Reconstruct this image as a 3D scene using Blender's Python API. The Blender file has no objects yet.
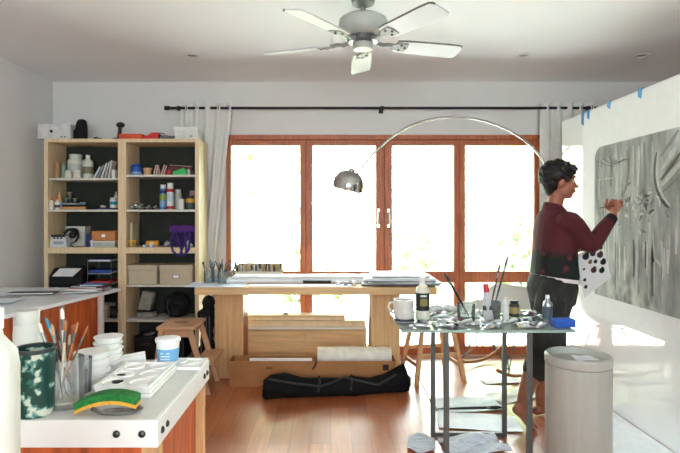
import bpy, bmesh, math, random
from mathutils import Vector, Matrix, Euler
PI = math.pi
R = math.radians
rnd = random.Random(7)
sc = bpy.context.scene
COL = sc.collection
# ---------------------------------------------------------------- camera, world, light, exposure
F = 520.0; CX = 331.0; CY = 215.0; EYE = 1.32
cd = bpy.data.cameras.new('camera'); cam = bpy.data.objects.new('camera', cd); COL.objects.link(cam)
cam.location = (0, 0, EYE); cam.rotation_euler = (PI/2, 0, 0)
cd.sensor_width = 36; cd.lens = F/680*36; cd.clip_start = .05; cd.clip_end = 200
cd.shift_x = (340-CX)/680; cd.shift_y = -(226.5-CY)/680
sc.camera = cam
w = bpy.data.worlds.new('world'); sc.world = w; w.use_nodes = True
bg = w.node_tree.nodes['Background']; bg.inputs[0].default_value = (.84, .94, .97, 1); bg.inputs[1].default_value = 6.5
sun = bpy.data.lights.new('sun', 'SUN'); sun.energy = 20; sun.angle = R(3); sun.color = (.90, .98, .97)
so = bpy.data.objects.new('sun', sun); COL.objects.link(so); so.rotation_euler = (R(-27), 0, R(12))
def portal(loc, rot, sx, sy):
    l = bpy.data.lights.new('daylight_portal', 'AREA'); l.shape = 'RECTANGLE'; l.size = sx; l.size_y = sy
    l.cycles.is_portal = True
    o = bpy.data.objects.new('daylight_portal', l); COL.objects.link(o); o.location = loc; o.rotation_euler = rot
portal((.49, 5.0, 1.05), (R(-90), 0, 0), 3.0, 2.1)
portal((.1, -2.1, 1.55), (R(90), 0, 0), 2.6, 1.5)
portal((3.66, -.75, 1.5), (0, R(90), 0), 1.5, 2.2)
sc.view_settings.view_transform = 'Standard'; sc.view_settings.look = 'None'
sc.view_settings.exposure = 1.38; sc.view_settings.gamma = 1.0; sc.view_settings.use_curve_mapping = False
sc.cycles.use_denoising = True
sc.cycles.max_bounces = 10; sc.cycles.diffuse_bounces = 6; sc.cycles.transparent_max_bounces = 16
sc.cycles.sample_clamp_indirect = 8
sc.cycles.caustics_reflective = False; sc.cycles.caustics_refractive = False

# ---------------------------------------------------------------- helpers
def at(px, py, Y):
    return Vector(((px-CX)/F*Y, Y, EYE-(py-CY)/F*Y))
def ax(px, Y): return (px-CX)/F*Y
def az(py, Y): return EYE-(py-CY)/F*Y
def lin(c):
    c = c/255.0
    return c/12.92 if c <= .04045 else ((c+.055)/1.055)**2.4
def rgb(t): return (lin(t[0]), lin(t[1]), lin(t[2]), 1)
MATS = {}
def mat(key, col, rough=.55, metal=0, var=.06, scale=18, stretch=(1, 1, 1), spec=.5, trans=0, bump=0, coat=0, col2=None):
    if key in MATS: return MATS[key]
    m = bpy.data.materials.new(key); m.use_nodes = True; MATS[key] = m
    nt = m.node_tree; b = nt.nodes['Principled BSDF']
    b.inputs['Roughness'].default_value = rough; b.inputs['Metallic'].default_value = metal
    b.inputs['Specular IOR Level'].default_value = spec
    b.inputs['Transmission Weight'].default_value = trans
    b.inputs['Coat Weight'].default_value = coat
    tc = nt.nodes.new('ShaderNodeTexCoord'); mp = nt.nodes.new('ShaderNodeMapping'); mp.inputs['Scale'].default_value = stretch
    nz = nt.nodes.new('ShaderNodeTexNoise'); nz.inputs['Scale'].default_value = scale; nz.inputs['Detail'].default_value = 5
    rp = nt.nodes.new('ShaderNodeValToRGB')
    c = rgb(col)
    if col2 is None:
        lo = tuple(max(0, x*(1-var*2)) for x in c[:3])+(1,); hi = tuple(min(1, x*(1+var*2)) for x in c[:3])+(1,)
    else: lo, hi = c, rgb(col2)
    rp.color_ramp.elements[0].position = .3; rp.color_ramp.elements[1].position = .7
    rp.color_ramp.elements[0].color = lo; rp.color_ramp.elements[1].color = hi
    L = nt.links.new
    L(tc.outputs['Object'], mp.inputs[0]); L(mp.outputs[0], nz.inputs[0]); L(nz.outputs[0], rp.inputs[0]); L(rp.outputs[0], b.inputs['Base Color'])
    if bump:
        bp = nt.nodes.new('ShaderNodeBump'); bp.inputs['Strength'].default_value = bump; bp.inputs['Distance'].default_value = .01
        L(nz.outputs[0], bp.inputs['Height']); L(bp.outputs[0], b.inputs['Normal'])
    return m
def glass_mat(key, tint=(1, 1, 1), refl=.08, body=0, bodycol=(220, 230, 225)):
    m = bpy.data.materials.new(key); m.use_nodes = True; MATS[key] = m
    nt = m.node_tree; nt.nodes.clear(); L = nt.links.new
    o = nt.nodes.new('ShaderNodeOutputMaterial'); t = nt.nodes.new('ShaderNodeBsdfTransparent'); t.inputs[0].default_value = tuple(tint)+(1,)
    g = nt.nodes.new('ShaderNodeBsdfGlossy'); g.inputs['Roughness'].default_value = .02
    f = nt.nodes.new('ShaderNodeFresnel'); f.inputs[0].default_value = 1.45
    x = nt.nodes.new('ShaderNodeMixShader'); L(f.outputs[0], x.inputs[0]); L(t.outputs[0], x.inputs[1]); L(g.outputs[0], x.inputs[2])
    last = x
    if body:
        d = nt.nodes.new('ShaderNodeBsdfDiffuse'); d.inputs[0].default_value = rgb(bodycol)
        y = nt.nodes.new('ShaderNodeMixShader'); y.inputs[0].default_value = body; L(x.outputs[0], y.inputs[1]); L(d.outputs[0], y.inputs[2]); last = y
    L(last.outputs[0], o.inputs[0])
    return m

class MB:
    def __init__(s): s.bm = bmesh.new(); s.mi = 0
    def _take(s, vs):
        fs = set()
        for v in vs:
            for f in v.link_faces: fs.add(f)
        for f in fs: f.material_index = s.mi
        return vs
    def box(s, lo, hi, bev=0, M=None):
        c = [(a+b)/2 for a, b in zip(lo, hi)]; d = [max(abs(b-a), 1e-4) for a, b in zip(lo, hi)]
        t = Matrix.Translation(c) @ Matrix.Diagonal((*d, 1))
        if M is not None: t = M @ t
        r = bmesh.ops.create_cube(s.bm, size=1, matrix=t)['verts']; s._take(r)
        if bev:
            es = set(e for v in r for e in v.link_edges)
            q = bmesh.ops.bevel(s.bm, geom=list(es), offset=bev, segments=2, affect='EDGES', profile=.5)
            for f in q['faces']: f.material_index = s.mi
        return s
    def hexa(s, b4, t4):
        vb = [s.bm.verts.new(p) for p in b4]; vt = [s.bm.verts.new(p) for p in t4]
        fs = [s.bm.faces.new(vb[::-1]), s.bm.faces.new(vt)]
        for i in range(4): fs.append(s.bm.faces.new((vb[i], vb[(i+1) % 4], vt[(i+1) % 4], vt[i])))
        for f in fs: f.material_index = s.mi
        return s
    def prism(s, pts, z0, z1, axis=2):
        def P(p, z): return (p[0], p[1], z) if axis == 2 else ((p[0], z, p[1]) if axis == 1 else (z, p[0], p[1]))
        vb = [s.bm.verts.new(P(p, z0)) for p in pts]; vt = [s.bm.verts.new(P(p, z1)) for p in pts]; n = len(pts)
        fs = [s.bm.faces.new(vb[::-1]), s.bm.faces.new(vt)]
        for i in range(n): fs.append(s.bm.faces.new((vb[i], vb[(i+1) % n], vt[(i+1) % n], vt[i])))
        for f in fs: f.material_index = s.mi
        return s
    def rings(s, rs, caps=True, closed=False):
        vs = [[s.bm.verts.new(p) for p in r] for r in rs]; n = len(vs[0]); fs = []
        m = len(vs)
        for i in range(m if closed else m-1):
            a, b = vs[i], vs[(i+1) % m]
            for j in range(n): fs.append(s.bm.faces.new((a[j], a[(j+1) % n], b[(j+1) % n], b[j])))
        if caps and not closed: fs += [s.bm.faces.new(vs[0][::-1]), s.bm.faces.new(vs[-1])]
        for f in fs: f.material_index = s.mi
        return s
    def lathe(s, prof, c=(0, 0, 0), seg=20, caps=True, sx=1, sy=1):
        rs = [[(c[0]+max(r, 1e-4)*sx*math.cos(2*PI*k/seg), c[1]+max(r, 1e-4)*sy*math.sin(2*PI*k/seg), c[2]+z) for k in range(seg)] for r, z in prof]
        return s.rings(rs, caps)
    def tube(s, pts, rad, seg=8, closed=False):
        pts = [Vector(p) for p in pts]; n = len(pts)
        if not hasattr(rad, '__len__'): rad = [rad]*n
        rs = []; up = None
        for i, p in enumerate(pts):
            if closed: d = pts[(i+1) % n]-pts[i-1]
            else: d = pts[min(i+1, n-1)]-pts[max(i-1, 0)]
            d.normalize()
            if up is None:
                up = Vector((0, 0, 1)) if abs(d.z) < .9 else Vector((1, 0, 0))
            u = up-d*up.dot(d)
            if u.length < 1e-4: u = d.orthogonal()
            u.normalize(); v = d.cross(u); up = u
            rs.append([p+(u*math.cos(2*PI*k/seg)+v*math.sin(2*PI*k/seg))*rad[i] for k in range(seg)])
        return s.rings(rs, True, closed)
    def ell(s, c, r, M=None, seg=14):
        t = Matrix.Translation(c) @ (M.to_4x4() if M is not None else Matrix()) @ Matrix.Diagonal((*r, 1))
        s._take(bmesh.ops.create_uvsphere(s.bm, u_segments=seg, v_segments=max(6, seg*2//3), radius=1, matrix=t)['verts'])
        return s
    def sheet(s, p00, p10, p11, p01, th=.001, nx=8, ny=8, amp=0, seed=0):
        q = random.Random(seed); p00, p10, p11, p01 = map(Vector, (p00, p10, p11, p01))
        ph = [q.uniform(0, 6.28) for _ in range(6)]
        nrm = (p10-p00).cross(p01-p00).normalized()
        def P(i, j, o):
            u, v = i/nx, j/ny
            p = p00.lerp(p10, u).lerp(p01.lerp(p11, u), v)
            a = amp*(.5+.25*math.sin(ph[0]+7*u+3*v)+.25*math.sin(ph[1]+9*v-4*u)) if amp else 0
            return p+nrm*(a+o)
        g = [[[s.bm.verts.new(P(i, j, o)) for j in range(ny+1)] for i in range(nx+1)] for o in (0, th)]
        F_ = s.bm.faces.new; fs = []
        for i in range(nx):
            for j in range(ny):
                fs.append(F_((g[1][i][j], g[1][i+1][j], g[1][i+1][j+1], g[1][i][j+1])))
                fs.append(F_((g[0][i][j], g[0][i][j+1], g[0][i+1][j+1], g[0][i+1][j])))
        for i in range(nx):
            fs.append(F_((g[0][i][0], g[0][i+1][0], g[1][i+1][0], g[1][i][0])))
            fs.append(F_((g[0][i+1][ny], g[0][i][ny], g[1][i][ny], g[1][i+1][ny])))
        for j in range(ny):
            fs.append(F_((g[0][0][j+1], g[0][0][j], g[1][0][j], g[1][0][j+1])))
            fs.append(F_((g[0][nx][j], g[0][nx][j+1], g[1][nx][j+1], g[1][nx][j])))
        for f in fs: f.material_index = s.mi
        return s
    def build(s, name, m, parent=None, smooth=False, loc=None, rz=0, ang=40):
        bmesh.ops.recalc_face_normals(s.bm, faces=s.bm.faces)
        me = bpy.data.meshes.new(name); s.bm.to_mesh(me); s.bm.free()
        for x in (m if isinstance(m, (list, tuple)) else [m]): me.materials.append(x)
        o = bpy.data.objects.new(name, me); COL.objects.link(o)
        if smooth:
            me.shade_smooth()
            if ang < 180: me.set_sharp_from_angle(angle=R(ang))
        if parent is not None: o.parent = parent
        if loc is not None: o.location = loc
        if rz: o.rotation_euler.z = rz
        return o
def empty(name, loc=(0, 0, 0), rz=0):
    o = bpy.data.objects.new(name, None); COL.objects.link(o); o.location = loc; o.rotation_euler.z = rz; o.empty_display_size = .1
    return o
def tag(o, label, cat, group=None, kind=None):
    o['label'] = label; o['category'] = cat
    if group: o['group'] = group
    if kind: o['kind'] = kind
    return o
def thing(name, label, cat, loc=(0, 0, 0), rz=0, group=None):
    return tag(empty(name, loc, rz), label, cat, group)
def struct(o): o['kind'] = 'structure'; return o
def copy_tree(o, parent=None):
    c = o.copy(); COL.objects.link(c)
    if parent is not None: c.parent = parent
    for ch in list(o.children): copy_tree(ch, c)
    return c
def bx(lo, hi, bev=0): return MB().box(lo, hi, bev)
def remesh(name, mb, m, voxel, parent=None, smooth_it=4):
    o = mb.build(name, m, parent, True, ang=180)
    a = o.modifiers.new('r', 'REMESH'); a.mode = 'VOXEL'; a.voxel_size = voxel; a.use_smooth_shade = True
    b = o.modifiers.new('s', 'SMOOTH'); b.factor = .5; b.iterations = smooth_it
    dg = bpy.context.evaluated_depsgraph_get(); dg.update()
    me = bpy.data.meshes.new_from_object(o.evaluated_get(dg)); o.modifiers.clear()
    o.data = me; me.shade_smooth()
    return o

# ---------------------------------------------------------------- materials
WALL = mat('wall_paint', (224, 224, 222), .8, var=.01, scale=3)
CEIL = mat('ceiling_paint', (242, 244, 246), .85, var=.008, scale=2)
WIN = mat('window_wood', (172, 94, 56), .45, var=.14, scale=10, stretch=(6, 6, .6))
WHITE = mat('white_paint', (228, 228, 226), .45, var=.01)
PLAST = mat('white_plastic', (232, 232, 228), .35, var=.01)
PAPER = mat('paper', (236, 237, 240), .7, var=.015)
BLACK = mat('black_plastic', (10, 10, 11), .5, var=.1)
BCLOTH = mat('black_cloth', (8, 8, 10), .85, var=.25, scale=30, bump=.4)
BIRCH = mat('birch_wood', (224, 200, 162), .5, var=.06, scale=6, stretch=(5, 5, .5))
PINE = mat('pine_wood', (204, 160, 112), .5, var=.1, scale=6, stretch=(8, 8, .6))
OAKX = mat('bench_wood', (216, 182, 134), .5, var=.08, scale=5, stretch=(.6, 8, 8))
OAKZ = mat('panel_wood', (214, 176, 126), .5, var=.09, scale=5, stretch=(8, 8, .6))
REDW = mat('red_wood', (186, 88, 40), .5, var=.2, scale=5, stretch=(8, 8, .5))
CARD = mat('cardboard', (170, 118, 72), .8, var=.05, scale=8)
CHROME = mat('chrome', (200, 200, 198), .12, metal=1, var=.01)
STEEL = mat('steel', (120, 122, 122), .35, metal=.8, var=.05)
GREYM = mat('grey_metal', (132, 134, 130), .45, var=.05)
SILV = mat('silver_foil', (196, 200, 206), .28, metal=.75, var=.12, scale=60, bump=.5)
GLASS = glass_mat('clear_glass')
PANE = glass_mat('window_glass')
JARG = glass_mat('jar_glass', (.93, .96, .95), .1, .12)
CLRP = glass_mat('clear_plastic', (.97, .98, .98), .1, .12, (235, 238, 236))
TOPG = glass_mat('table_glass', (.80, .90, .87), .1, .35, (196, 212, 208))
BACKP = mat('shelf_back', (40, 44, 36), .8, var=.08)
DKSH = mat('dark_shelf', (40, 38, 36), .7)
def C(r, g, b, rough=.5): return mat('paint_%d_%d_%d' % (r, g, b), (r, g, b), rough, var=.03)
# ---------------------------------------------------------------- the setting
B = 4.9; H = 2.575; XL = -2.62; XR = 3.6; YR = -2.1
def floor_mat():
    m = bpy.data.materials.new('wood_floor'); m.use_nodes = True; nt = m.node_tree; L = nt.links.new; b = nt.nodes['Principled BSDF']
    tc = nt.nodes.new('ShaderNodeTexCoord'); mp = nt.nodes.new('ShaderNodeMapping'); mp.inputs['Rotation'].default_value = (0, 0, PI/2)
    br = nt.nodes.new('ShaderNodeTexBrick'); br.inputs['Scale'].default_value = 1; br.inputs['Brick Width'].default_value = 1.5; br.inputs['Row Height'].default_value = .12
    br.inputs['Mortar Size'].default_value = .0012; br.offset = .37
    br.inputs['Color1'].default_value = rgb((186, 112, 72)); br.inputs['Color2'].default_value = rgb((160, 86, 52)); br.inputs['Mortar'].default_value = rgb((80, 44, 28))
    m2 = nt.nodes.new('ShaderNodeMapping'); m2.inputs['Scale'].default_value = (22, 1.4, 1)
    nz = nt.nodes.new('ShaderNodeTexNoise'); nz.inputs['Scale'].default_value = 2; nz.inputs['Detail'].default_value = 8
    mx = nt.nodes.new('ShaderNodeMix'); mx.data_type = 'RGBA'; mx.blend_type = 'OVERLAY'; mx.inputs[0].default_value = .55
    n3 = nt.nodes.new('ShaderNodeTexNoise'); n3.inputs['Scale'].default_value = 2.2; n3.inputs['Detail'].default_value = 4
    r3 = nt.nodes.new('ShaderNodeMapRange'); r3.inputs['To Min'].default_value = .22; r3.inputs['To Max'].default_value = .42
    L(tc.outputs['Object'], mp.inputs[0]); L(mp.outputs[0], br.inputs[0]); L(tc.outputs['Object'], m2.inputs[0]); L(m2.outputs[0], nz.inputs[0])
    L(br.outputs[0], mx.inputs[6]); L(nz.outputs[0], mx.inputs[7]); L(mx.outputs[2], b.inputs['Base Color'])
    L(tc.outputs['Object'], n3.inputs[0]); L(n3.outputs[0], r3.inputs[0]); L(r3.outputs[0], b.inputs['Roughness'])
    b.inputs['Coat Weight'].default_value = 1; b.inputs['Coat Roughness'].default_value = .3
    return m
struct(bx((XL-.1, YR-.1, -.1), (XR+.1, B+.12, 0)).build('floor', floor_mat()))
struct(bx((XL-.1, YR-.1, H), (XR+.1, B+.12, H+.12)).build('ceiling', CEIL))
struct(bx((XL-.12, YR-.1, 0), (XL, B+.12, H)).build('wall_left', WALL))
SY0, SY1 = -1.85, .35
m = MB(); m.box((XR, YR-.1, 0), (XR+.12, SY0, H)); m.box((XR, SY1, 0), (XR+.12, B+.12, H)); m.box((XR, SY0, 0), (XR+.12, SY1, .75)); m.box((XR, SY0, 2.25), (XR+.12, SY1, H))
struct(m.build('wall_right', WALL))
r = struct(empty('added_side_window'))  # out-of-view side window, added to brighten the left wall and desk
f = MB()
for y in (SY0, -.78, SY1-.06): f.box((XR+.02, y, .75), (XR+.1, y+.06, 2.25))
for z in (.75, 2.19): f.box((XR+.02, SY0, z), (XR+.1, SY1, z+.06))
f.build('window_frame', WIN, r); bx((XR+.064, SY0, .75), (XR+.07, SY1, 2.25)).build('pane', PANE, r)
OX0, OX1, OZ0, OZ1 = -.985, 1.965, .0, 2.06
m = MB(); m.box((XL, B, 0), (OX0, B+.12, H)); m.box((OX1, B, 0), (XR, B+.12, H)); m.box((OX0, B, OZ1), (OX1, B+.12, H))
struct(m.build('wall_back', WALL))
RX0, RX1, RZ0, RZ1 = -1.2, 1.4, .8, 2.3
m = MB(); m.box((XL, YR-.12, 0), (RX0, YR, H)); m.box((RX1, YR-.12, 0), (XR, YR, H)); m.box((RX0, YR-.12, 0), (RX1, YR, RZ0)); m.box((RX0, YR-.12, RZ1), (RX1, YR, H))
struct(m.build('wall_front', WALL))
# window wall: two fixed windows and a pair of doors, full height
def stile(m, x0, x1, z0, z1): m.box((x0, B-.02, z0), (x1, B+.07, z1), .004)
def unit(name, x0, x1, wl, wr, handle=None):
    r = struct(empty(name, (0, 0, 0)))
    f = MB(); stile(f, x0, x0+wl, OZ0+.005, OZ1-.035); stile(f, x1-wr, x1, OZ0+.005, OZ1-.035)
    f.box((x0+wl, B-.015, 1.975), (x1-wr, B+.065, OZ1-.035), .004)
    f.box((x0+wl, B-.015, .685), (x1-wr, B+.065, .79), .004)
    f.box((x0+wl, B-.015, .005), (x1-wr, B+.065, .085), .004)
    f.build('window_frame' if 'win' in name else 'door_frame', WIN, r)
    g = MB(); g.box((x0+wl, B+.02, .79), (x1-wr, B+.026, 1.975)); g.box((x0+wl, B+.02, .085), (x1-wr, B+.026, .685)); g.build('pane', PANE, r)
    if handle is not None:
        h = MB(); h.box((handle-.014, B-.03, 1.20), (handle+.014, B-.019, 1.38), .004); h.tube([(handle, B-.03, 1.345), (handle, B-.065, 1.345), (handle, B-.07, 1.335), (handle, B-.07, 1.23)], .009)
        h.build('door_handle', CHROME, r)
xs = [ax(p, B) for p in (229, 306, 384, 459, 539.6)]
unit('window_1', OX0+.001, xs[1]-.001, .045, .055)
unit('door_1', xs[1]+.001, xs[2]-.001, .06, .075, xs[2]-.055)
unit('door_2', xs[2]+.001, xs[3]-.001, .075, .05, xs[2]+.04)
unit('window_2', xs[3]+.001, OX1-.001, .055, .055)
m = MB(); m.box((OX0-.04, B-.028, OZ1-.033), (OX1+.03, B+.07, OZ1+.012), .004); struct(m.build('trim_1', WIN))
# unseen window behind the photographer, its opening sized to set the front light
r = struct(empty('window_3'))
f = MB()
for x in (RX0, -.35, .5, RX1-.06): f.box((x, YR-.1, RZ0), (x+.06, YR-.02, RZ1))
for z in (RZ0, RZ1-.06): f.box((RX0, YR-.1, z), (RX1, YR-.02, z+.06))
f.build('window_frame', WIN, r); bx((RX0, YR-.07, RZ0), (RX1, YR-.064, RZ1)).build('pane', PANE, r)
# free-standing partition the painting hangs on, wrapped in glossy plastic
PX = 1.9; PY1 = 4.28; PZ = 2.09
def panel_mat():
    m = bpy.data.materials.new('glossy_white_sheet'); m.use_nodes = True; nt = m.node_tree; b = nt.nodes['Principled BSDF']; L = nt.links.new
    b.inputs['Base Color'].default_value = rgb((238, 240, 242)); b.inputs['Roughness'].default_value = .04; b.inputs['IOR'].default_value = 1.6
    b.inputs['Coat Weight'].default_value = .6; b.inputs['Coat IOR'].default_value = 1.5; b.inputs['Coat Roughness'].default_value = .02
    tc = nt.nodes.new('ShaderNodeTexCoord'); nz = nt.nodes.new('ShaderNodeTexNoise'); nz.inputs['Scale'].default_value = 2.5; nz.inputs['Detail'].default_value = 2
    bp = nt.nodes.new('ShaderNodeBump'); bp.inputs['Strength'].default_value = .04; bp.inputs['Distance'].default_value = .02
    L(tc.outputs['Object'], nz.inputs[0]); L(nz.outputs[0], bp.inputs['Height']); L(bp.outputs[0], b.inputs['Normal']); L(bp.outputs[0], b.inputs['Coat Normal'])
    return m
struct(bx((PX, .6, 0), (PX+.1, PY1, PZ), .004).build('wall_partition', [panel_mat()]))
# ---------------------------------------------------------------- garden
GRASS = mat('lawn_grass', (192, 202, 174), .9, var=.1, scale=12)
PAVE = mat('paving', (226, 224, 220), .9, var=.03, scale=4)
struct(bx((-16, B+.12, -.3), (18, 34, -.12)).build('garden_lawn', GRASS))
struct(bx((-6, B+.12, -.12), (8, B+3.2, -.05)).build('garden_paving', PAVE))
LEAF = [mat('leaf_%d' % i, c, .8, var=.2, scale=3) for i, c in enumerate(((212, 222, 186), (220, 228, 198), (198, 218, 174)))]
for lm in LEAF:
    nt = lm.node_tree; b = nt.nodes['Principled BSDF']; src = b.inputs['Base Color'].links[0].from_socket
    tr = nt.nodes.new('ShaderNodeBsdfTranslucent'); mx = nt.nodes.new('ShaderNodeMixShader'); mx.inputs[0].default_value = .5
    nt.links.new(src, tr.inputs[0]); nt.links.new(b.outputs[0], mx.inputs[1]); nt.links.new(tr.outputs[0], mx.inputs[2]); nt.links.new(mx.outputs[0], nt.nodes['Material Output'].inputs[0])
BARK = mat('bark', (140, 120, 100), .9)
def tree(name, label, cat, x, y, h, r, z0, n, k, seed):
    q = random.Random(seed)
    t = thing(name, label, cat, (x, y, -.12))
    s = MB(); pts = [(0, 0, 0), (.05, .03, h*.4), (-.04, .05, h*.75), (0, 0, h*.92)]; s.tube(pts, [.09, .07, .05, .02])
    for a in range(5):
        an = q.uniform(0, 6.3); z = q.uniform(.35, .7)*h; s.tube([(0, 0, z), (r*.4*math.cos(an), r*.4*math.sin(an), z+.3), (r*.75*math.cos(an), r*.75*math.sin(an), z+.8)], [.04, .025, .01], 5)
    s.build('trunk', BARK, t, True)
    b = MB(); cl = [(q.gauss(0, .42)*r, q.gauss(0, .42)*r, z0+q.random()*(h-z0)) for _ in range(26)]
    for _ in range(n):
        c = q.choice(cl); p = Vector((c[0]+q.gauss(0, .2)*r, c[1]+q.gauss(0, .2)*r, max(.02, c[2]+q.gauss(0, .22)*r)))
        e = Euler((q.uniform(0, 6), q.uniform(0, 6), q.uniform(0, 6))).to_matrix(); l = q.uniform(.07, .13)
        vs = [b.bm.verts.new(p+e @ Vector(v)*l) for v in ((0, -1, 0), (.55, 0, .1), (0, 1, 0), (-.55, 0, .1))]; b.bm.faces.new(vs)
    b.build('foliage', LEAF[k], t)
tree('garden_tree', 'tall loose tree seen through the window nearest the bookcases', 'tree', -1.6, 10.2, 4.6, 1.5, 1.0, 3000, 1, 1)
tree('garden_tree', 'thin pale tree seen through the door pane behind the arc lamp shade', 'tree', .3, 15.5, 5.5, 1.3, 1.2, 2200, 1, 2)
tree('garden_tree', 'pale tree far out beyond the second door leaf', 'tree', 3.6, 20.5, 5.2, 1.3, .8, 2200, 1, 3)
tree('garden_bush', 'rounded green bush seen in the lower window pane beside the painter', 'bush', 3.4, 9.0, 1.75, 1.1, .1, 3200, 2, 4)
tree('garden_bush', 'low green bush further along behind the rocking chair', 'bush', 1.5, 10.5, 1.3, 1.0, .1, 2200, 0, 5)
tree('garden_tree', 'slim tree rising over the round bush beside the painter', 'tree', 4.6, 11.5, 4.4, 1.5, 1.0, 2600, 0, 6)
tree('garden_bush', 'low bush beyond the long worktable legs', 'bush', -.3, 8.3, .9, .6, .05, 2000, 0, 7)
# ---------------------------------------------------------------- ceiling fan
def ceiling_fan():
    fx, fy, zb = ax(363, 3.02), 3.02, 2.32
    t = thing('ceiling_fan', 'white and grey five blade ceiling fan on a short rod', 'ceiling fan', (fx, fy, zb))
    MB().lathe([(.0, H-zb), (.07, H-zb), (.065, H-zb-.03), (.02, H-zb-.05)], seg=24).build('ceiling_mount', GREYM, t, True)
    MB().lathe([(.014, .15), (.014, H-zb-.02)], seg=12).build('rod', GREYM, t, True)
    MOT = mat('fan_motor', (172, 178, 172), .4, var=.02)
    MB().lathe([(.03, .155), (.11, .148), (.138, .13), (.143, .10), (.142, .07), (.12, .04), (.10, .03)], seg=32).build('motor_housing', MOT, t, True)
    g = MB().lathe([(.085, .035), (.085, .0), (.06, -.005)], seg=24)
    for k in range(28):
        a = 2*PI*k/28; g.box((.083, -.004, .003), (.091, .004, .034), M=Matrix.Rotation(a, 4, 'Z'))
    g.build('vent_ring', STEEL, t)
    MB().lathe([(.06, 0), (.062, -.03), (.055, -.04), (.02, -.044)], seg=24).build('switch_housing', MOT, t, True)
    BL = mat('fan_blade', (192, 194, 198), .35, var=.01)
    for k in range(5):
        a = R(88+72*k)
        pitch = Matrix.Rotation(a, 4, 'Z') @ Matrix.Rotation(R(-13), 4, 'X')
        m = MB(); n = 10; pr = [(.2, -.052), (.26, -.062), (.53, -.07), (.60, -.068), (.618, -.055), (.62, 0), (.618, .055), (.60, .068), (.53, .07), (.26, .062), (.2, .052)]
        m.prism(pr, -.004, .004); bl = m.build('blade', BL, t); bl.matrix_local = pitch
        e = MB(); e.prism([(.2, -.053), (.26, -.063), (.53, -.071), (.60, -.069), (.618, -.056), (.619, -.04), (.60, -.064), (.53, -.066), (.26, -.058)], -.0045, .0045)
        e.build('blade_edge', mat('blade_edge', (90, 88, 82), .5), bl)
        i = MB(); i.tube([(.08, 0, .01), (.12, 0, -.002), (.16, 0, .004), (.20, 0, .0)], .012, 8); i.prism([(.18, -.02), (.22, -.04), (.27, -.042), (.28, 0), (.27, .042), (.22, .04), (.18, .02)], -.009, -.004)
        io = i.build('blade_iron', GREYM, t, True); io.matrix_local = pitch
        for q in ((.23, -.025), (.23, .025), (.26, 0)): MB().lathe([(.008, -.013), (.008, -.009)], (q[0], q[1], 0), 8).build('screw', BLACK, io)
ceiling_fan()
for px, who in ((192, 'above the bookcases'), (523, 'above the painter'), (642, 'above the painting')):
    t = thing('recessed_light', 'small round recessed downlight in the ceiling '+who, 'ceiling light', (ax(px, 4.08), 4.08, H))
    MB().lathe([(.058, -.002), (.058, -.008), (.042, -.008), (.04, -.001)], seg=24).build('trim_ring', WHITE, t, True)
    MB().lathe([(.04, -.002), (.03, -.004), (.01, -.005)], seg=20).build('bulb', GREYM, t, True)
# ---------------------------------------------------------------- curtain rod and curtains
RY = 4.79; RZ = az(108, RY)
t = thing('curtain_rod', 'long black curtain rod across the window wall', 'curtain rod', (.48, RY, RZ))
MB().tube([(-1.97, 0, 0), (2.0, 0, 0)], .0125, 12).build('rod', BLACK, t, True)
for x in (-1.99, 2.02): MB().lathe([(.005, -.025), (.02, -.022), (.02, .022), (.005, .025)], seg=14).build('finial', BLACK, t, True, (x, 0, 0)).rotation_euler = (0, PI/2, 0)
for p in (179, 382, 588):
    x = ax(p, RY)-.48
    MB().box((x-.02, .085, -.03), (x+.02, .11, .03)).tube([(x, .09, 0), (x, 0, -.016)], .009).box((x-.017, -.018, -.022), (x+.017, .018, .016), .004).build('bracket', BLACK, t)
CURT = mat('curtain_cloth', (236, 236, 232), .85, var=.015, scale=40)
nt = CURT.node_tree; tr = nt.nodes.new('ShaderNodeBsdfTranslucent'); tr.inputs[0].default_value = (.8, .82, .84, 1); mx = nt.nodes.new('ShaderNodeMixShader'); mx.inputs[0].default_value = .12
nt.links.new(nt.nodes['Principled BSDF'].outputs[0], mx.inputs[1]); nt.links.new(tr.outputs[0], mx.inputs[2]); nt.links.new(mx.outputs[0], nt.nodes['Material Output'].inputs[0])
def curtain(x0, x1, folds, label, waist=None, seed=0):
    t = thing('curtain', label, 'curtain', ((x0+x1)/2, RY, 0))
    q = random.Random(seed); n = folds*10; zs = [RZ+.045, RZ+.01, RZ-.05, 2.0, 1.7, 1.4, 1.15, .95, .6, .3, .02]
    m = MB(); gs = []
    for side in (0, .004):
        g = []
        for z in zs:
            u = (RZ-z)/RZ; k = 1.0
            if waist: k = 1-waist*min(1, max(0, (RZ-z)/1.35))
            if waist and z < .9: k = 1-waist*.8
            row = []
            for i in range(n+1):
                s_ = i/n; x = (x0+(x1-x0)*k*s_)-(x0+x1)/2
                y = .045*(.55+.45*u)*math.sin(2*PI*folds*s_+.3*math.sin(5*s_+u*2))+.008*math.sin(9*s_+7*u)
                row.append(m.bm.verts.new((x, y+side, z)))
            g.append(row)
        gs.append(g)
    for g in gs:
        for a, b in zip(g, g[1:]):
            for i in range(n): m.bm.faces.new((a[i], a[i+1], b[i+1], b[i]))
    m.build('fabric', CURT, t, True, ang=180)
    for i in range(folds*2):
        s_ = (i+.5)/(folds*2); x = x0+(x1-x0)*s_-(x0+x1)/2
        if i % 2 == 0: continue
        o = MB().tube([(0, .024*math.cos(a*PI/6), .024*math.sin(a*PI/6)) for a in range(12)], .005, 6, True).build('eyelet', STEEL, t, True); o.location = (x, 0, RZ)
curtain(ax(179, RY), ax(232, RY), 5, 'white eyelet curtain gathered between bookcase and window', .30, 1)
curtain(ax(540, RY), ax(594, RY), 5, 'white eyelet curtain hanging behind the painter and partition', None, 2)
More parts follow.
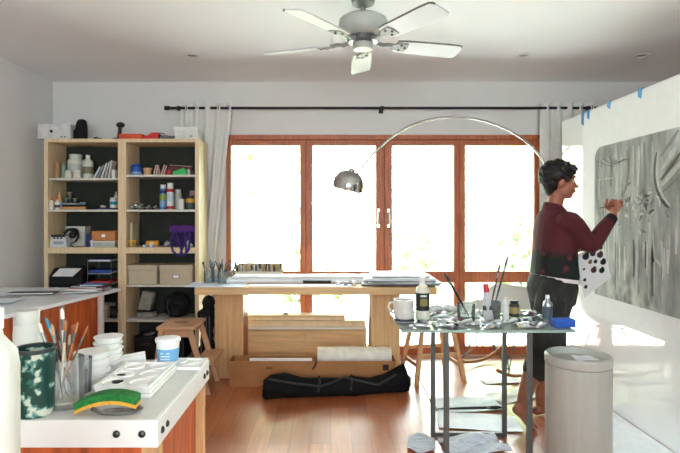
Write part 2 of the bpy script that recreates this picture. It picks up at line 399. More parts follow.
# ---------------------------------------------------------------- arc lamp
def arc_lamp():
    Y = 4.5
    t = thing('arc_lamp', 'tall chrome arc floor lamp reaching over the worktable', 'floor lamp', (ax(556, Y), Y, 0))
    o = Vector((ax(556, Y), Y, 0))
    bx((-.09, -.16, 0), (.09, .16, .2), .015).build('base', mat('marble', (222, 220, 216), .25, var=.05, scale=4), t)
    pp = [(556, 300), (555.5, 240), (554, 190), (545, 164), (530, 145), (511, 131.5), (490, 122.5), (470, 118), (449, 117.2), (430, 119.5), (410, 126), (392, 137), (376, 151), (366, 162), (358, 173)]
    pts = [Vector((0, 0, .19))]+[at(a, b, Y)-o for a, b in pp]
    MB().tube([pts[0], pts[1], pts[2]], .013, 12).build('stem', CHROME, t, True)
    fine = []
    for i in range(2, len(pts)-1):
        p0, p1, p2, p3 = pts[i-1], pts[i], pts[i+1], pts[min(i+2, len(pts)-1)]
        for k in range(5):
            u = k/5; fine.append(.5*((2*p1)+(p2-p0)*u+(2*p0-5*p1+4*p2-p3)*u*u+(3*p1-p0-3*p2+p3)*u**3))
    fine.append(pts[-1])
    MB().tube(fine, .0095, 10).build('arm', CHROME, t, True)
    c = at(348.5, 183.5, Y)-o
    prof = [(.03, .113), (.07, .105), (.108, .075), (.133, .03), (.14, -.02), (.137, -.05), (.133, -.05), (.136, -.02), (.128, .03), (.104, .072), (.067, .10), (.02, .108)]
    s = MB().lathe(prof, seg=36).build('lamp_shade', CHROME, t, True, c, ang=60); s.rotation_euler = (R(6), R(14), 0)
    g = MB().lathe([(.128, -.045), (.132, -.062), (.14, -.068)], seg=36, caps=False).build('inner_rim', CLRP, s, True)
    MB().lathe([(.02, .1), (.022, .03), (.034, 0), (.03, -.03), (.01, -.04)], seg=16).build('bulb', mat('bulb_glass', (190, 190, 180), .3), s, True)
    MB().lathe([(.03, .11), (.028, .125), (.012, .135)], seg=16).build('cap', CHROME, s, True)
arc_lamp()
# ---------------------------------------------------------------- small builders
def carton(name, label, cat, lo, hi, m, lid=None, group=None, rz=0, extra=None, tape=None):
    c = ((lo[0]+hi[0])/2, (lo[1]+hi[1])/2, lo[2]); hx, hy, h = (hi[0]-lo[0])/2, (hi[1]-lo[1])/2, hi[2]-lo[2]
    t = thing(name, label, cat, c, rz, group)
    hb = h*(.72 if lid else 1)
    bx((-hx, -hy, 0), (hx, hy, hb), .003).build('body', m, t)
    if lid: bx((-hx-.004, -hy-.004, hb), (hx+.004, hy+.004, h), .003).build('lid', lid, t)
    if tape: bx((-hx*.15, -hy-.001, h*.35), (hx*.15, -hy+.004, h*.65)).build('paper_label', tape, t)
    return t
PROF = {
 'jar': [(.0, 0), (.94, 0), (1, .04), (1, .70), (.92, .78), (.74, .82), (.74, .84)],
 'bottle': [(0, 0), (.94, 0), (1, .03), (1, .66), (.9, .75), (.42, .84), (.36, .88), (.36, .90)],
 'can': [(0, 0), (.97, 0), (1, .015), (1, .78), (.88, .84), (.6, .87), (.5, .875)],
 'tub': [(0, 0), (.78, 0), (.80, .03), (.96, .86), (1.02, .87), (1.02, .89)],
 'carton': [(0, 0), (1, 0), (1, .85), (.5, .97), (.4, .98)]}
CAP = {'jar': [(.78, .82), (.80, .84), (.80, .98), (.74, 1)], 'bottle': [(.42, .88), (.42, .99), (.38, 1)], 'can': [(.86, .84), (.86, .98), (.8, 1)], 'tub': [(1.06, .87), (1.06, .97), (.98, 1)], 'carton': [(.42, .96), (.42, 1)]}
def vessel(kind, name, label, cat, loc, r, h, m, capm=None, band=None, group=None, seg=20, tilt=None):
    t = thing(name, label, cat, loc, 0, group)
    if tilt: t.rotation_euler = tilt
    MB().lathe([(a*r, b*h) for a, b in PROF[kind]], seg=seg).build('body', m, t, True)
    if capm: MB().lathe([(a*r, b*h) for a, b in CAP[kind]], seg=seg).build('lid' if kind in ('jar', 'tub') else 'cap', capm, t, True)
    for i, (z0, z1, bm_) in enumerate(band or []):
        k0, k1 = (1, 1) if kind != 'tub' else (.8+.16*z0/.86, .8+.16*z1/.86)
        MB().lathe([(r*k0*.99, z0*h), (r*k0+.0012, z0*h), (r*k1+.0012, z1*h), (r*k1*.99, z1*h)], seg=seg).build('paper_label', bm_, t, True)
    return t
def brush(label, base, tip, r=.004, hm=None, bm_=None, name='paintbrush', group=None, br=None, bl=.045):
    base, tip = Vector(base), Vector(tip); d = tip-base; L = d.length
    t = thing(name, label, 'brush', base, 0, group); t.rotation_mode = 'QUATERNION'; t.rotation_quaternion = d.to_track_quat('Z', 'Y')
    br = br or r*1.25; f = L-bl-.03
    MB().tube([(0, 0, 0), (0, 0, f*.5), (0, 0, f)], [r*.45, r, r*1.05], 8).build('handle', hm, t, True)
    MB().tube([(0, 0, f), (0, 0, f+.03)], [r*1.1, br], 8).build('ferrule', STEEL, t, True)
    MB().tube([(0, 0, f+.03), (0, 0, f+.03+bl*.5), (0, 0, L-.004), (0, 0, L)], [br, br*1.05, br*.75, br*.2], 8).build('bristles', bm_, t, True)
    return t
# ---------------------------------------------------------------- bookcases
BY0, BY1 = 4.40, 4.72
sX = lambda p: ax(p, BY0)
ZS = {'L': [1.634, 1.366, 1.045, .685, .43], 'R': [1.662, 1.366, 1.045, .728, .43]}
TOPZ = 1.966
def bookcase(x0, x1, zs, label):
    t = thing('bookcase', label, 'bookcase', (x0, BY0, 0)); W = x1-x0; D = BY1-BY0; th = .034
    for x in (0, W-th): bx((x, 0, 0), (x+th, D, TOPZ), .002).build('side_panel', BIRCH, t)
    bx((th, .0, TOPZ-.03), (W-th, D, TOPZ), .002).build('top_panel', BIRCH, t)
    bx((th, D-.012, .06), (W-th, D-.002, TOPZ-.03)).build('back_panel', BACKP, t)
    bx((th, .03, 0), (W-th, .05, .06)).build('plinth', BIRCH, t)
    bx((th, .005, .06), (W-th, D-.012, .08)).build('shelf', BIRCH, t)
    for i, z in enumerate(zs):
        k = .05 if i == 2 else .018
        bx((th+.001, 0 if i == 2 else .012, z-k), (W-th-.001, D-.013, z), .001).build('shelf', BIRCH if i == 2 else mat('shelf_white', (214, 212, 200), .4), t)
    return t
LX0, LX1, RX0_, RX1_ = -2.43, -1.7695, -1.7685, -1.117
bookcase(LX0, LX1, ZS['L'], 'tall birch bookcase in the corner holding jars and a printer')
bookcase(RX0_, RX1_, ZS['R'], 'tall birch bookcase next to the curtain holding spray cans and beige boxes')
e = .0012
Y1 = 4.50     # usual depth of things on the shelves
X1 = lambda p: ax(p, Y1)
def on(px, z, y=Y1): return (ax(px, y), y, z+e)
s1 = F/Y1
# on top
t = carton('storage_box', 'white flat box with dark round hole at corner end of bookcase top', 'box', (-2.495, 4.42, TOPZ+e), (-2.217, 4.62, TOPZ+.13), mat('box_white', (206, 208, 208), .6))
o = MB().lathe([(.001, -.004), (.012, -.004), (.012, .002), (.001, .002)], seg=16).build('hole', BLACK, t); o.location = (-.02, -.105, .065); o.rotation_euler = (PI/2, 0, 0)
for x in (.06, .09): bx((x, -.107, .012), (x+.014, -.104, .02)).build('latch', BLACK, t)
t = thing('camera_bag', 'black padded camera bag standing on the bookcase top', 'bag', on(81.3, TOPZ, 4.5))
remesh('body', MB().rings([[Vector((.052*k*math.cos(a*PI/8)+sx_, .05*k*math.sin(a*PI/8), z)) for a in range(16)] for z, k, sx_ in ((0, .95, 0), (.02, 1, 0), (.09, 1, 0), (.14, .88, .004), (.17, .7, .006), (.18, .4, .006))]), BCLOTH, .006, t)
bx((-.058, -.03, .0), (-.04, .03, .085), .008).build('side_pocket', BCLOTH, t)
MB().tube([(-.01, -.03, .165), (.005, -.035, .172), (.02, -.03, .165)], .005).build('handle', BLACK, t, True)
t = thing('paint_scraper', 'small black tool lying flat on the bookcase top', 'tool', on(97.5, TOPZ, 4.45))
MB().prism([(-.032, -.008), (.0, -.012), (.034, -.006), (.034, .006), (.0, .012), (-.032, .008)], 0, .012).build('blade', BLACK, t)
MB().tube([(-.03, 0, .012), (0, 0, .016)], .006).build('handle', BLACK, t, True)
t = thing('desk_microphone_stand', 'black stand with round head beside the orange box on bookcase top', 'stand', on(120.5, TOPZ, 4.46))
bx((-.055, -.03, 0), (.01, .03, .012), .004).build('base', BLACK, t)
MB().tube([(-.012, 0, .01), (-.006, 0, .07), (-.004, 0, .12)], [.02, .016, .016], 10).build('pole', BLACK, t, True)
MB().ell((.0, 0, .125), (.037, .03, .024)).build('head', BLACK, t, True)
carton('tool_case', 'flat orange case on the bookcase top', 'box', (X1(122.5), 4.42, TOPZ+e), (X1(145), 4.56, TOPZ+.045), C(214, 78, 34))
t = thing('hand_pump', 'red plastic funnel shaped tool next to the orange case', 'tool', on(153, TOPZ, 4.47))
MB().prism([(-.08, .0), (-.035, .0), (.05, .0), (.055, .058), (.0, .056), (-.045, .03), (-.08, .018)], -.03, .03, 1).build('body', C(212, 42, 36), t)
MB().tube([(.05, 0, .03), (.08, 0, .032)], .01).build('nozzle', BLACK, t, True)
t = thing('cable', 'thin coiled black cable beside the red tool on bookcase top', 'cable', on(163, TOPZ, 4.5))
cp = [(.035*math.cos(a*.5)+.002*a-.02, .012*math.sin(a*.7), .034+.03*math.sin(a*.5)) for a in range(14)]+[(.06, -.01, .012), (.09, 0, .006), (.12, .01, .005)]
MB().tube(cp, .0035, 6).build('wire', BLACK, t, True); MB().tube([(.05, -.02, .012), (.075, -.02, .012)], .011).build('plug', BLACK, t, True)
t = thing('hardware_bag', 'clear bag of small grey hardware beside white box on bookcase top', 'bag', on(167, TOPZ, 4.42))
m = MB()
for k in range(16): m.box((-.05+.007*k-.006, rnd.uniform(-.025, .02), 0), (-.05+.007*k+.01, rnd.uniform(.0, .03), rnd.uniform(.008, .03)))
m.build('fittings', STEEL, t); remesh('wrap', MB().ell((0, 0, .012), (.066, .035, .014)), CLRP, .006, t)
t = carton('storage_box', 'small white box at curtain end of the bookcase top', 'box', (X1(176.5), 4.43, TOPZ+e), (X1(199.5), 4.58, TOPZ+.105), mat('box_white2', (218, 218, 212), .6), WHITE)
bx((.03, -.077, .02), (.06, -.074, .03)).build('paper_label', GREYM, t)
# L1
z = ZS['L'][0]
vessel('carton', 'drink_carton', 'tan bottle at the corner end of the top jar shelf', 'bottle', on(57.4, z), .02, .148, C(180, 136, 100), C(206, 176, 150))
vessel('bottle', 'plastic_bottle', 'pale green bottle between tan bottle and big white jar', 'bottle', on(63.5, z, 4.55), .024, .142, C(138, 164, 146), C(150, 175, 160))
vessel('jar', 'plastic_jar', 'largest white jar with screw lid on the top jar shelf', 'jar', on(75.8, z, 4.56), .066, .215, C(212, 216, 204), C(200, 204, 194), [(.28, .6, C(186, 190, 182))])
vessel('bottle', 'plastic_bottle', 'white bottle with narrow cap and printed label beside largest white jar', 'bottle', on(88, z, 4.52), .045, .205, C(204, 212, 200), C(228, 230, 222), [(.2, .5, C(120, 116, 84))])
vessel('jar', 'plastic_jar', 'small white jar in front of the pale green bottle', 'jar', on(68.6, z, 4.435), .030, .064, C(206, 208, 196), C(220, 220, 210))
vessel('jar', 'plastic_jar', 'small white jar in front of the largest white jar', 'jar', on(77.2, z, 4.435), .032, .066, C(210, 212, 200), C(224, 224, 214))
for i, (px, hh, tl, col, lab) in enumerate(((95.5, .115, .5, (214, 218, 220), 'white packet leaning lowest in the packet row of the jar shelf'), (99.5, .125, .42, (150, 156, 160), 'grey packet leaning second in the packet row on jar shelf'), (103, .14, .34, (220, 222, 220), 'white packet in the middle of the leaning row'), (106.5, .15, .28, (170, 176, 178), 'silver grey packet leaning after the middle white one'), (110, .155, .18, (208, 210, 204), 'pale packet standing nearly upright at the end of the leaning row'))):
    t = thing('paper_packet', lab, 'packet', on(px, z, 4.49)); t.rotation_euler = (0, tl, 0)
    bx((0, -.05, .0), (.012, .05, hh), .002).build('cover', C(*col), t); bx((-.001, -.0505, hh*.3), (.001, .02, hh*.6)).build('paper_label', C(90, 96, 100), t)
carton('paper_packet', 'short white carton beside the bookcase side on the jar shelf', 'box', (X1(114), 4.45, z+e), (X1(117.6), 4.52, z+.075), C(222, 222, 214))
# L2
z = ZS['L'][1]
for i, (px, y, r_, hh, c1, c2, lab) in enumerate(((51.5, 4.44, .020, .095, (226, 220, 208), (206, 60, 44), 'white paint bottle with red cap at the corner of the second shelf'), (54.5, 4.53, .020, .14, (214, 120, 90), (214, 58, 40), 'orange paint bottle with red cap behind the white one on second shelf'), (57.5, 4.44, .020, .085, (228, 224, 214), (226, 222, 210), 'stubby white bottle with dark label on the second shelf'), (59.6, 4.53, .018, .15, (210, 160, 104), (224, 186, 150), 'tan bottle rising behind the stubby white one'), (61.5, 4.45, .013, .07, (90, 140, 190), (60, 110, 180), 'small blue bottle on the second shelf beside glassware'))):
    vessel('bottle', 'paint_bottle', lab, 'bottle', on(px, z, y), r_, hh, C(*c1), C(*c2), [(.2, .45, C(60, 56, 54))] if i in (2,) else None)
for px, hh, lab in ((66, .10, 'small clear glass flask on the second shelf'), (70, .155, 'tallest clear stemmed glass on the second shelf'), (75, .10, 'clear glass vial near the tallest stemmed glass')):
    t = thing('glass_flask', lab, 'glassware', on(px, z, 4.6))
    MB().lathe([(.022, 0), (.022, .004), (.005, .012), (.005, hh*.55), (.016, hh*.7), (.02, hh), (.018, hh), (.014, hh*.72), (.002, hh*.6)], seg=14).build('bowl', JARG, t, True)
    MB().lathe([(.0215, hh-.004), (.0225, hh), (.0195, hh)], seg=14, caps=False).build('rim', C(206, 176, 120), t, True)
carton('flat_box', 'flat tan box lying on the second shelf', 'box', (X1(64), 4.43, z+e), (X1(89), 4.6, z+.025), C(196, 142, 92))
carton('black_case', 'thin black case on top of the flat tan box', 'case', (X1(65), 4.44, z+.027), (X1(86), 4.6, z+.042), BLACK, None)
carton('grey_booklet', 'grey booklet resting on the black case', 'booklet', (X1(64.5), 4.45, z+.044), (X1(80), 4.58, z+.056), C(160, 164, 164))
t = thing('crumpled_rag', 'pale blue crumpled rag on the black case', 'rag', on(82.5, z+.042, 4.52))
m = MB()
for k in range(6): m.ell((rnd.uniform(-.02, .02), rnd.uniform(-.02, .02), .012), (.018, .014, .012))
remesh('cloth', m, C(150, 170, 190, .8), .004, t)
carton('blue_notebook', 'dark blue notebook lying flat at inner end of second shelf', 'notebook', (X1(101), 4.43, z+e), (X1(117.5), 4.58, z+.014), C(44, 48, 110))
carton('black_pouch', 'black pouch lying between tan box and blue notebook', 'pouch', (X1(90.5), 4.43, z+e), (X1(100.5), 4.6, z+.03), BCLOTH)
vessel('can', 'paint_can', 'white can with teal band standing on the blue notebook', 'can', (X1(113.5), 4.5, z+.016), .03, .088, C(218, 220, 214), C(206, 206, 196), [(.3, .62, C(30, 130, 150))])
t = thing('crumpled_paper', 'small crumpled beige paper on the dark blue notebook', 'paper', (X1(104), 4.47, z+.016))
remesh('sheet', MB().ell((0, 0, .012), (.022, .018, .012)).ell((.018, 0, .009), (.014, .012, .009)), C(196, 190, 170), .004, t)
vessel('bottle', 'plastic_bottle', 'tall cream bottle behind the white can with teal band', 'bottle', on(116, z, 4.64), .018, .16, C(206, 204, 186), C(190, 186, 166))
# L3
z = ZS['L'][2]
t = thing('desk_radio', 'white device with black top knobs at corner of the middle shelf', 'device', on(61.2, z, 4.47))
MB().prism([(-.07, 0), (.07, 0), (.065, .1), (-.062, .1)], -.05, .05, 1).build('body', C(206, 210, 212), t)
bx((-.06, -.052, .085), (.062, .05, .104), .004).build('top_panel', BLACK, t)
for x in (-.04, -.01, .02): MB().box((x, -.054, .07), (x+.016, -.05, .084)).build('button', BLACK, t)
bx((-.04, -.053, .025), (.045, -.0495, .05)).build('display', C(150, 156, 160), t)
carton('storage_box', 'tall white box behind the headphones on the middle shelf', 'box', (ax(66, 4.57), 4.57, z+e), (ax(84.5, 4.57), 4.68, z+.175), C(206, 206, 200), C(214, 214, 208))
t = thing('headphones', 'black headphones lying over the white device on the middle shelf', 'headphones', on(73, z, 4.50))
MB().tube([(-.07, -.02, .115), (-.045, 0, .145), (0, .01, .15), (.04, 0, .125), (.055, -.02, .08), (.04, -.04, .045)], [.012, .014, .014, .012, .009, .008], 8).build('headband', BLACK, t, True)
for p in ((.01, -.03, .1), (.005, .02, .13)): MB().ell(p, (.032, .02, .03)).build('ear_cup', BLACK, t, True)
MB().tube([(.04, -.04, .045), (.01, -.05, .03), (-.005, -.04, .015), (.02, -.04, .004)], .004, 6).build('cable', BLACK, t, True)
carton('blue_box', 'dark blue box beside the brown cardboard box on middle shelf', 'box', (X1(88), 4.46, z+e), (X1(93), 4.6, z+.11), C(30, 42, 96))
carton('paper_ream', 'white and grey ream of paper under the brown box on middle shelf', 'paper', (X1(93.6), 4.44, z+e), (X1(117.8), 4.62, z+.054), C(176, 180, 178), C(222, 214, 196))
carton('cardboard_box', 'brown cardboard box with white label lying on the paper ream', 'box', (X1(94.2), 4.45, z+.056), (X1(117.6), 4.62, z+.138), C(186, 122, 66), None, tape=PAPER)
vessel('can', 'spray_can', 'small white nozzle can lying before the paper ream', 'can', on(91.9, z, 4.425), .011, .06, C(210, 220, 228), C(230, 230, 230))
# L4 : printer and paper trays
z = ZS['L'][3]
t = thing('printer', 'black printer with a white sheet in its tray in the bookcase', 'printer', on(72.6, z, 4.53))
MB().prism([(-.12, 0), (.12, 0), (.12, .175), (-.04, .175), (-.12, .11)], -.139, .139, 0).build('body', mat('printer_body', (24, 24, 26), .4), t)
bx((-.12, -.123, .02), (.12, -.118, .05)).build('tray', BLACK, t)
MB().hexa([(-.115, -.119, .112), (.06, -.119, .112), (.10, -.046, .1715), (-.085, -.046, .1715)], [(-.115, -.121, .115), (.06, -.121, .115), (.10, -.048, .1745), (-.085, -.048, .1745)]).build('paper_sheet', PAPER, t)
t = thing('letter_tray_rack', 'three tier wire letter tray rack beside the printer', 'rack', on(104.5, z, 4.53))
for k, zz in enumerate((.035, .13, .235)): MB().box((-.10, -.1, zz), (.105, .12, zz+.005)).box((-.10, -.1, zz), (-.096, .12, zz+.02)).box((.10, -.1, zz), (.105, .12, zz+.02)).build('tray', mat('tray_metal', (170, 174, 178), .4), t)
for x, y in ((-.1, -.1), (.1, -.1), (-.1, .115), (.1, .115)): MB().tube([(x, y, 0), (x, y, .255)], .003, 6).build('post', STEEL, t)
tx = t.location
for zz, hh, cc, lab in ((.24, .018, (224, 228, 232), 'white papers in the highest letter tray'), (.135, .03, (40, 70, 150), 'blue folders in the middle letter tray'), (.04, .028, (196, 66, 40), 'red and orange folders in the lowest letter tray')):
    carton('folder_pile', lab, 'folders', (tx.x-.09, tx.y-.098, z+zz+.003), (tx.x+.09, tx.y+.1, z+zz+hh), C(*cc), C(36, 60, 130) if zz > .2 else None)
z = ZS['L'][4]
carton('storage_box', 'small pale box on the low shelf under the letter trays', 'box', (X1(99), 4.45, z+e), (X1(109.5), 4.62, z+.115), C(196, 196, 188), C(206, 206, 198))
t = thing('extension_reel', 'dark cable reel beside the small pale box', 'reel', on(113.4, z, 4.5)); MB().lathe([(.01, 0), (.03, 0), (.03, .02), (.016, .025), (.016, .08), (.03, .085), (.03, .1), (.01, .1)], seg=18).build('spool', BLACK, t, True); MB().lathe([(.017, .026), (.027, .03), (.027, .076), (.017, .08)], seg=18).build('cable', C(70, 70, 72), t, True)
# R1
z = ZS['R'][0]
vessel('jar', 'plastic_jar', 'blue lidded jar on the top shelf near the spray cans', 'jar', on(136.5, z), .046, .095, C(36, 84, 170), C(30, 72, 160), [(.1, .3, C(120, 160, 200))])
vessel('tub', 'plastic_tub', 'tan tub beside the blue jar', 'tub', on(147.5, z), .038, .062, C(206, 160, 118), C(216, 176, 136))
for i, (px, dy, tl, lab) in enumerate(((155, 0, .25, 'pink wooden clamp leaning first beside the tan tub'), (159, .03, -.2, 'pink wooden clamp leaning in the middle of three'), (162.5, 0, .3, 'pink wooden clamp leaning next to the red roll'))):
    t = thing('wooden_clamp', lab, 'clamp', on(px, z, 4.48+dy)); t.rotation_euler = (0, tl, 0)
    for x in (-.014, .004): bx((x, -.01, 0), (x+.01, .01, .09), .002).build('jaw', C(206, 170, 158), t)
    MB().tube([(-.02, 0, .04), (.022, 0, .04)], .003, 6).build('screw', STEEL, t)
t = thing('tape_roll', 'dark red tape roll lying beside the pink clamps', 'tape', on(169, z)); MB().rings([[Vector((r_*math.cos(2*PI*k/24), r_*math.sin(2*PI*k/24), zz)) for k in range(24)] for r_, zz in ((.033, 0), (.033, .045), (.02, .045), (.02, 0))], closed=True).build('tape', C(150, 36, 40), t, True)
MB().rings([[Vector((r_*math.cos(2*PI*k/24), r_*math.sin(2*PI*k/24), zz)) for k in range(24)] for r_, zz in ((.0198, 0), (.0198, .046), (.017, .046), (.017, 0))], closed=True).build('core', CARD, t, True)
t = thing('squeegee', 'bright green handled tool on the top shelf', 'tool', on(180, z, 4.46))
MB().prism([(-.06, 0), (.055, 0), (.06, .03), (.035, .06), (.0, .045), (-.06, .025)], -.02, .02, 1).build('handle', C(40, 178, 84), t); bx((-.062, -.022, 0), (-.055, .022, .02)).build('blade', BLACK, t)
vessel('bottle', 'glue_bottle', 'little white bottle past the green tool', 'bottle', on(188.5, z), .016, .06, C(214, 216, 216), C(200, 60, 60))
vessel('jar', 'paint_jar', 'little dark jar at curtain end of the top shelf', 'jar', on(193, z), .017, .045, C(60, 60, 60), C(40, 40, 42))
t = thing('wooden_ruler', 'long thin wooden stick lying above the clamps and green tool', 'ruler', (X1(178), 4.6, z+.09)); t.rotation_euler = (0, .06, 0)
bx((-.1, -.012, 0), (.1, .012, .005)).build('stick', C(196, 168, 140), t)
carton('box_of_blades', 'maroon box under the long wooden stick', 'box', (X1(166), 4.56, z+e), (X1(190), 4.65, z+.083), C(96, 40, 44))
# R2
z = ZS['R'][1]
for i, (px, y, dx, hz, lab) in enumerate(((130, 4.47, .05, .05, 'grey spring clamp lying at the inner end of the spray can shelf'), (136, 4.55, .06, .075, 'grey clamp raised on the clamp heap'), (141, 4.46, .05, .045, 'grey clamp lying at the front of the heap'), (149, 4.5, .045, .035, 'grey clamp lying apart between heap and spray cans'), (155.5, 4.47, .04, .03, 'grey clamp lying against the blue spray can'))):
    t = thing('spring_clamp', lab, 'clamp', on(px, z, y), .3*i)
    MB().tube([(-dx, 0, .008), (-dx*.3, 0, hz*.5), (0, 0, hz), (dx*.3, 0, hz*.9)], .007).build('handle', C(150, 154, 146), t, True)
    MB().tube([(dx, 0, .008), (dx*.3, .004, hz*.4), (-dx*.4, .004, hz*.75)], .007).build('jaw', C(120, 124, 118), t, True)
    MB().tube([(0, -.01, hz*.5), (0, .012, hz*.5)], .009).build('spring', STEEL, t, True)
    bx((-dx-.01, -.008, 0), (-dx+.014, .008, .014), .002).build('pad', C(190, 84, 60) if i == 1 else BLACK, t)
W = C(224, 226, 224)
vessel('can', 'spray_can', 'blue and green spray can with white cap', 'spray can', on(163.2, z), .028, .215, C(70, 120, 176), C(214, 220, 224), [(.1, .34, C(120, 160, 206)), (.36, .62, C(130, 158, 70)), (.66, .76, C(30, 36, 90))])
vessel('can', 'spray_can', 'white spray can with red bands beside the blue one', 'spray can', on(170.2, z, 4.48), .029, .228, W, C(232, 234, 232), [(.02, .13, C(176, 34, 40)), (.3, .6, C(190, 206, 216)), (.66, .78, C(178, 36, 42))])
vessel('can', 'spray_can', 'shorter grey white can after the red banded spray can', 'spray can', on(178, z, 4.54), .03, .175, C(178, 182, 172), C(196, 198, 190))
carton('white_carton', 'small white carton in front of the grey white can', 'box', (X1(180.4), 4.44, z+e), (X1(185.2), 4.48, z+.092), C(214, 218, 216))
t = vessel('jar', 'paint_jar', 'dark jar with orange band at curtain end of spray can shelf', 'jar', on(190.5, z, 4.49), .04, .12, C(66, 76, 72), C(52, 52, 50), [(.5, .78, C(206, 150, 40))])
carton('small_box', 'pinkish box behind the dark jar with the orange band', 'box', (X1(187), 4.58, z+e), (X1(194), 4.66, z+.17), C(150, 120, 112))
# R3
z = ZS['R'][2]
for px, w_, hh, cc, lab in ((128.3, .026, .20, (206, 206, 198), 'white book standing against the bookcase side'), (133.8, .02, .205, (190, 182, 150), 'cream book standing second from bookcase side')):
    t = thing('book', lab, 'book', on(px, z, 4.5)); bx((-w_/2, -.06, 0), (w_/2, .1, hh), .002).build('cover', C(*cc), t); bx((-w_/2+.003, -.058, hh-.002), (w_/2-.003, .098, hh+.001)).build('pages', PAPER, t)
t = thing('caulking_tool', 'yellow handled tool standing before the books', 'tool', on(132, z, 4.425))
MB().box((-.03, -.008, .045), (.04, .008, .062), .004).box((-.015, -.009, 0), (.006, .009, .05), .003).build('handle', C(206, 164, 74), t); bx((.018, -.008, .003), (.034, .008, .046), .002).build('clip', C(170, 130, 60), t)
t = thing('tape_measure', 'orange yellow tape measure on the middle shelf', 'tape measure', on(153, z, 4.5)); MB().box((-.055, -.03, 0), (.05, .03, .052), .012).build('body', C(216, 146, 44), t); bx((.05, -.012, .0), (.066, .012, .01)).build('hook', STEEL, t)
MB().lathe([(.001, -.002), (.02, -.002), (.02, .002)], seg=14).build('badge', C(240, 200, 120), t).matrix_local = Matrix.Translation((0, -.03, .026)) @ Matrix.Rotation(PI/2, 4, 'X')
for px, lab in ((145.5, 'white eraser block lying near the yellow handled tool'), (152.5, 'white eraser block lying before the tape measure')):
    t = thing('eraser', lab, 'eraser', on(px, z, 4.43)); bx((-.02, -.012, 0), (.02, .012, .02), .003).build('block', C(220, 224, 226), t); bx((-.005, -.0125, -.0005), (.021, .0125, .0205), .003).build('sleeve', C(120, 150, 190), t)
for i, (px, y, s_, lab) in enumerate(((168, 4.5, .036, 'crumpled white and black packet beneath the purple bag flap'), (177, 4.54, .042, 'crumpled white packet behind the purple straps'), (187, 4.5, .044, 'crumpled white packet beside the paper cone'))):
    t = thing('crumpled_packet', lab, 'packet', on(px, z, y)); m = MB(); q = random.Random(i)
    for k in range(7): m.ell((q.uniform(-s_, s_)*.8, q.uniform(-.02, .02), s_*(.5+.5*q.random())), (s_*.5, .02, s_*.4))
    m.ell((0, 0, s_*.5), (s_, .025, s_*.5)); remesh('wrapping', m, mat('packet_print', (214, 214, 216), .5, scale=28, col2=(60, 60, 66)), .005, t)
t = thing('purple_bag', 'purple fabric bag with dark straps hanging over the middle shelf edge', 'bag', on(181, z, 4.42))
PUR = mat('purple_cloth', (76, 30, 116), .8, var=.1, bump=.2)
MB().box((-.105, .0, .125), (.115, .16, .185), .012).build('flap', PUR, t)
MB().box((-.095, .06, .0), (.11, .2, .13), .012).build('body', mat('purple_dark', (48, 22, 80), .8), t)
PS = mat('purple_strap', (52, 30, 110), .7)
for pts in ([(-.05, 0, .14), (-.085, -.028, .06), (-.06, -.034, -.03), (-.01, -.034, -.075), (.02, -.034, -.055), (.0, -.03, .02), (-.035, -.02, .12)], [(.075, 0, .14), (.06, -.028, .07), (.02, -.034, -.01), (.0, -.036, -.06), (.035, -.036, -.07), (.075, -.034, -.02), (.085, -.02, .12)], [(.03, 0, .14), (.045, -.028, .07), (.055, -.036, -.02), (.05, -.036, -.06)]):
    MB().tube(pts, .009, 8).build('strap', PS, t, True)
t = thing('paper_cone', 'small white paper cone at the curtain end of middle shelf', 'cone', on(190.3, z, 4.45)); t.rotation_euler = (0, -.5, 0)
MB().lathe([(.0, 0), (.028, 0), (.004, .085)], seg=14).build('cone', W, t, True); MB().lathe([(.027, .001), (.03, .004), (.026, .01)], seg=14, caps=False).build('rim', W, t, True)
# R4
z = ZS['R'][3]
BEI = mat('beige_card', (190, 178, 154), .75, var=.02)
for (p0, p1, lab, holder) in ((131.2, 159.8, 'beige lidded storage box near the middle of the bookcases', False), (162, 195, 'beige lidded storage box with a metal label holder', True)):
    t = carton('storage_box', lab, 'box', (X1(p0)+.004, 4.43, z+e), (X1(p1)-.004, 4.66, z+.165), BEI, BEI)
    if holder: MB().box((-.03, -.118, .05), (.03, -.113, .085), .002).build('label_holder', STEEL, t); bx((-.024, -.1185, .055), (.024, -.1178, .08)).build('paper_label', PAPER, t)
# R5
z = ZS['R'][4]
t = thing('rolled_bag', 'grey rolled fabric bag stacked on the low bookcase shelf', 'bag', on(146, z, 4.53))
GF = mat('grey_fabric', (140, 138, 128), .85, var=.1, bump=.4)
m = MB().box((-.065, -.05, .0), (.075, .06, .05)).ell((-.06, 0, .025), (.02, .05, .025)); m.ell((.07, 0, .025), (.02, .05, .025)); remesh('lower_roll', m, GF, .006, t, 8)
m = MB().hexa([(-.06, -.05, .07), (.05, -.05, .065), (.05, .05, .065), (-.06, .05, .07)], [(-.02, -.03, .235), (.085, -.035, .215), (.085, .04, .215), (-.02, .04, .235)]); remesh('upper_fold', m, GF, .006, t, 10)
bx((-.062, -.052, .052), (.07, .055, .066), .003).build('strap', BLACK, t)
t = thing('paper_sheet', 'white paper sheet under the rolled grey bag', 'paper', (X1(136), 4.435, z+e)); MB().sheet((-.09, -.02, 0), (.1, -.018, 0), (.1, .03, 0), (-.09, .03, 0), .001).build('sheet', PAPER, t)
t = thing('black_backpack', 'black backpack stuffed in the lowest opening beside the rolled grey bag', 'bag', (X1(176), 4.54, z+e))
m = MB()
for k in range(14): m.ell((rnd.uniform(-.07, .08), rnd.uniform(-.05, .05), rnd.uniform(.05, .17)), (.05, .05, .055))
m.ell((0, 0, .05), (.1, .08, .05)); remesh('body', m, BCLOTH, .01, t)
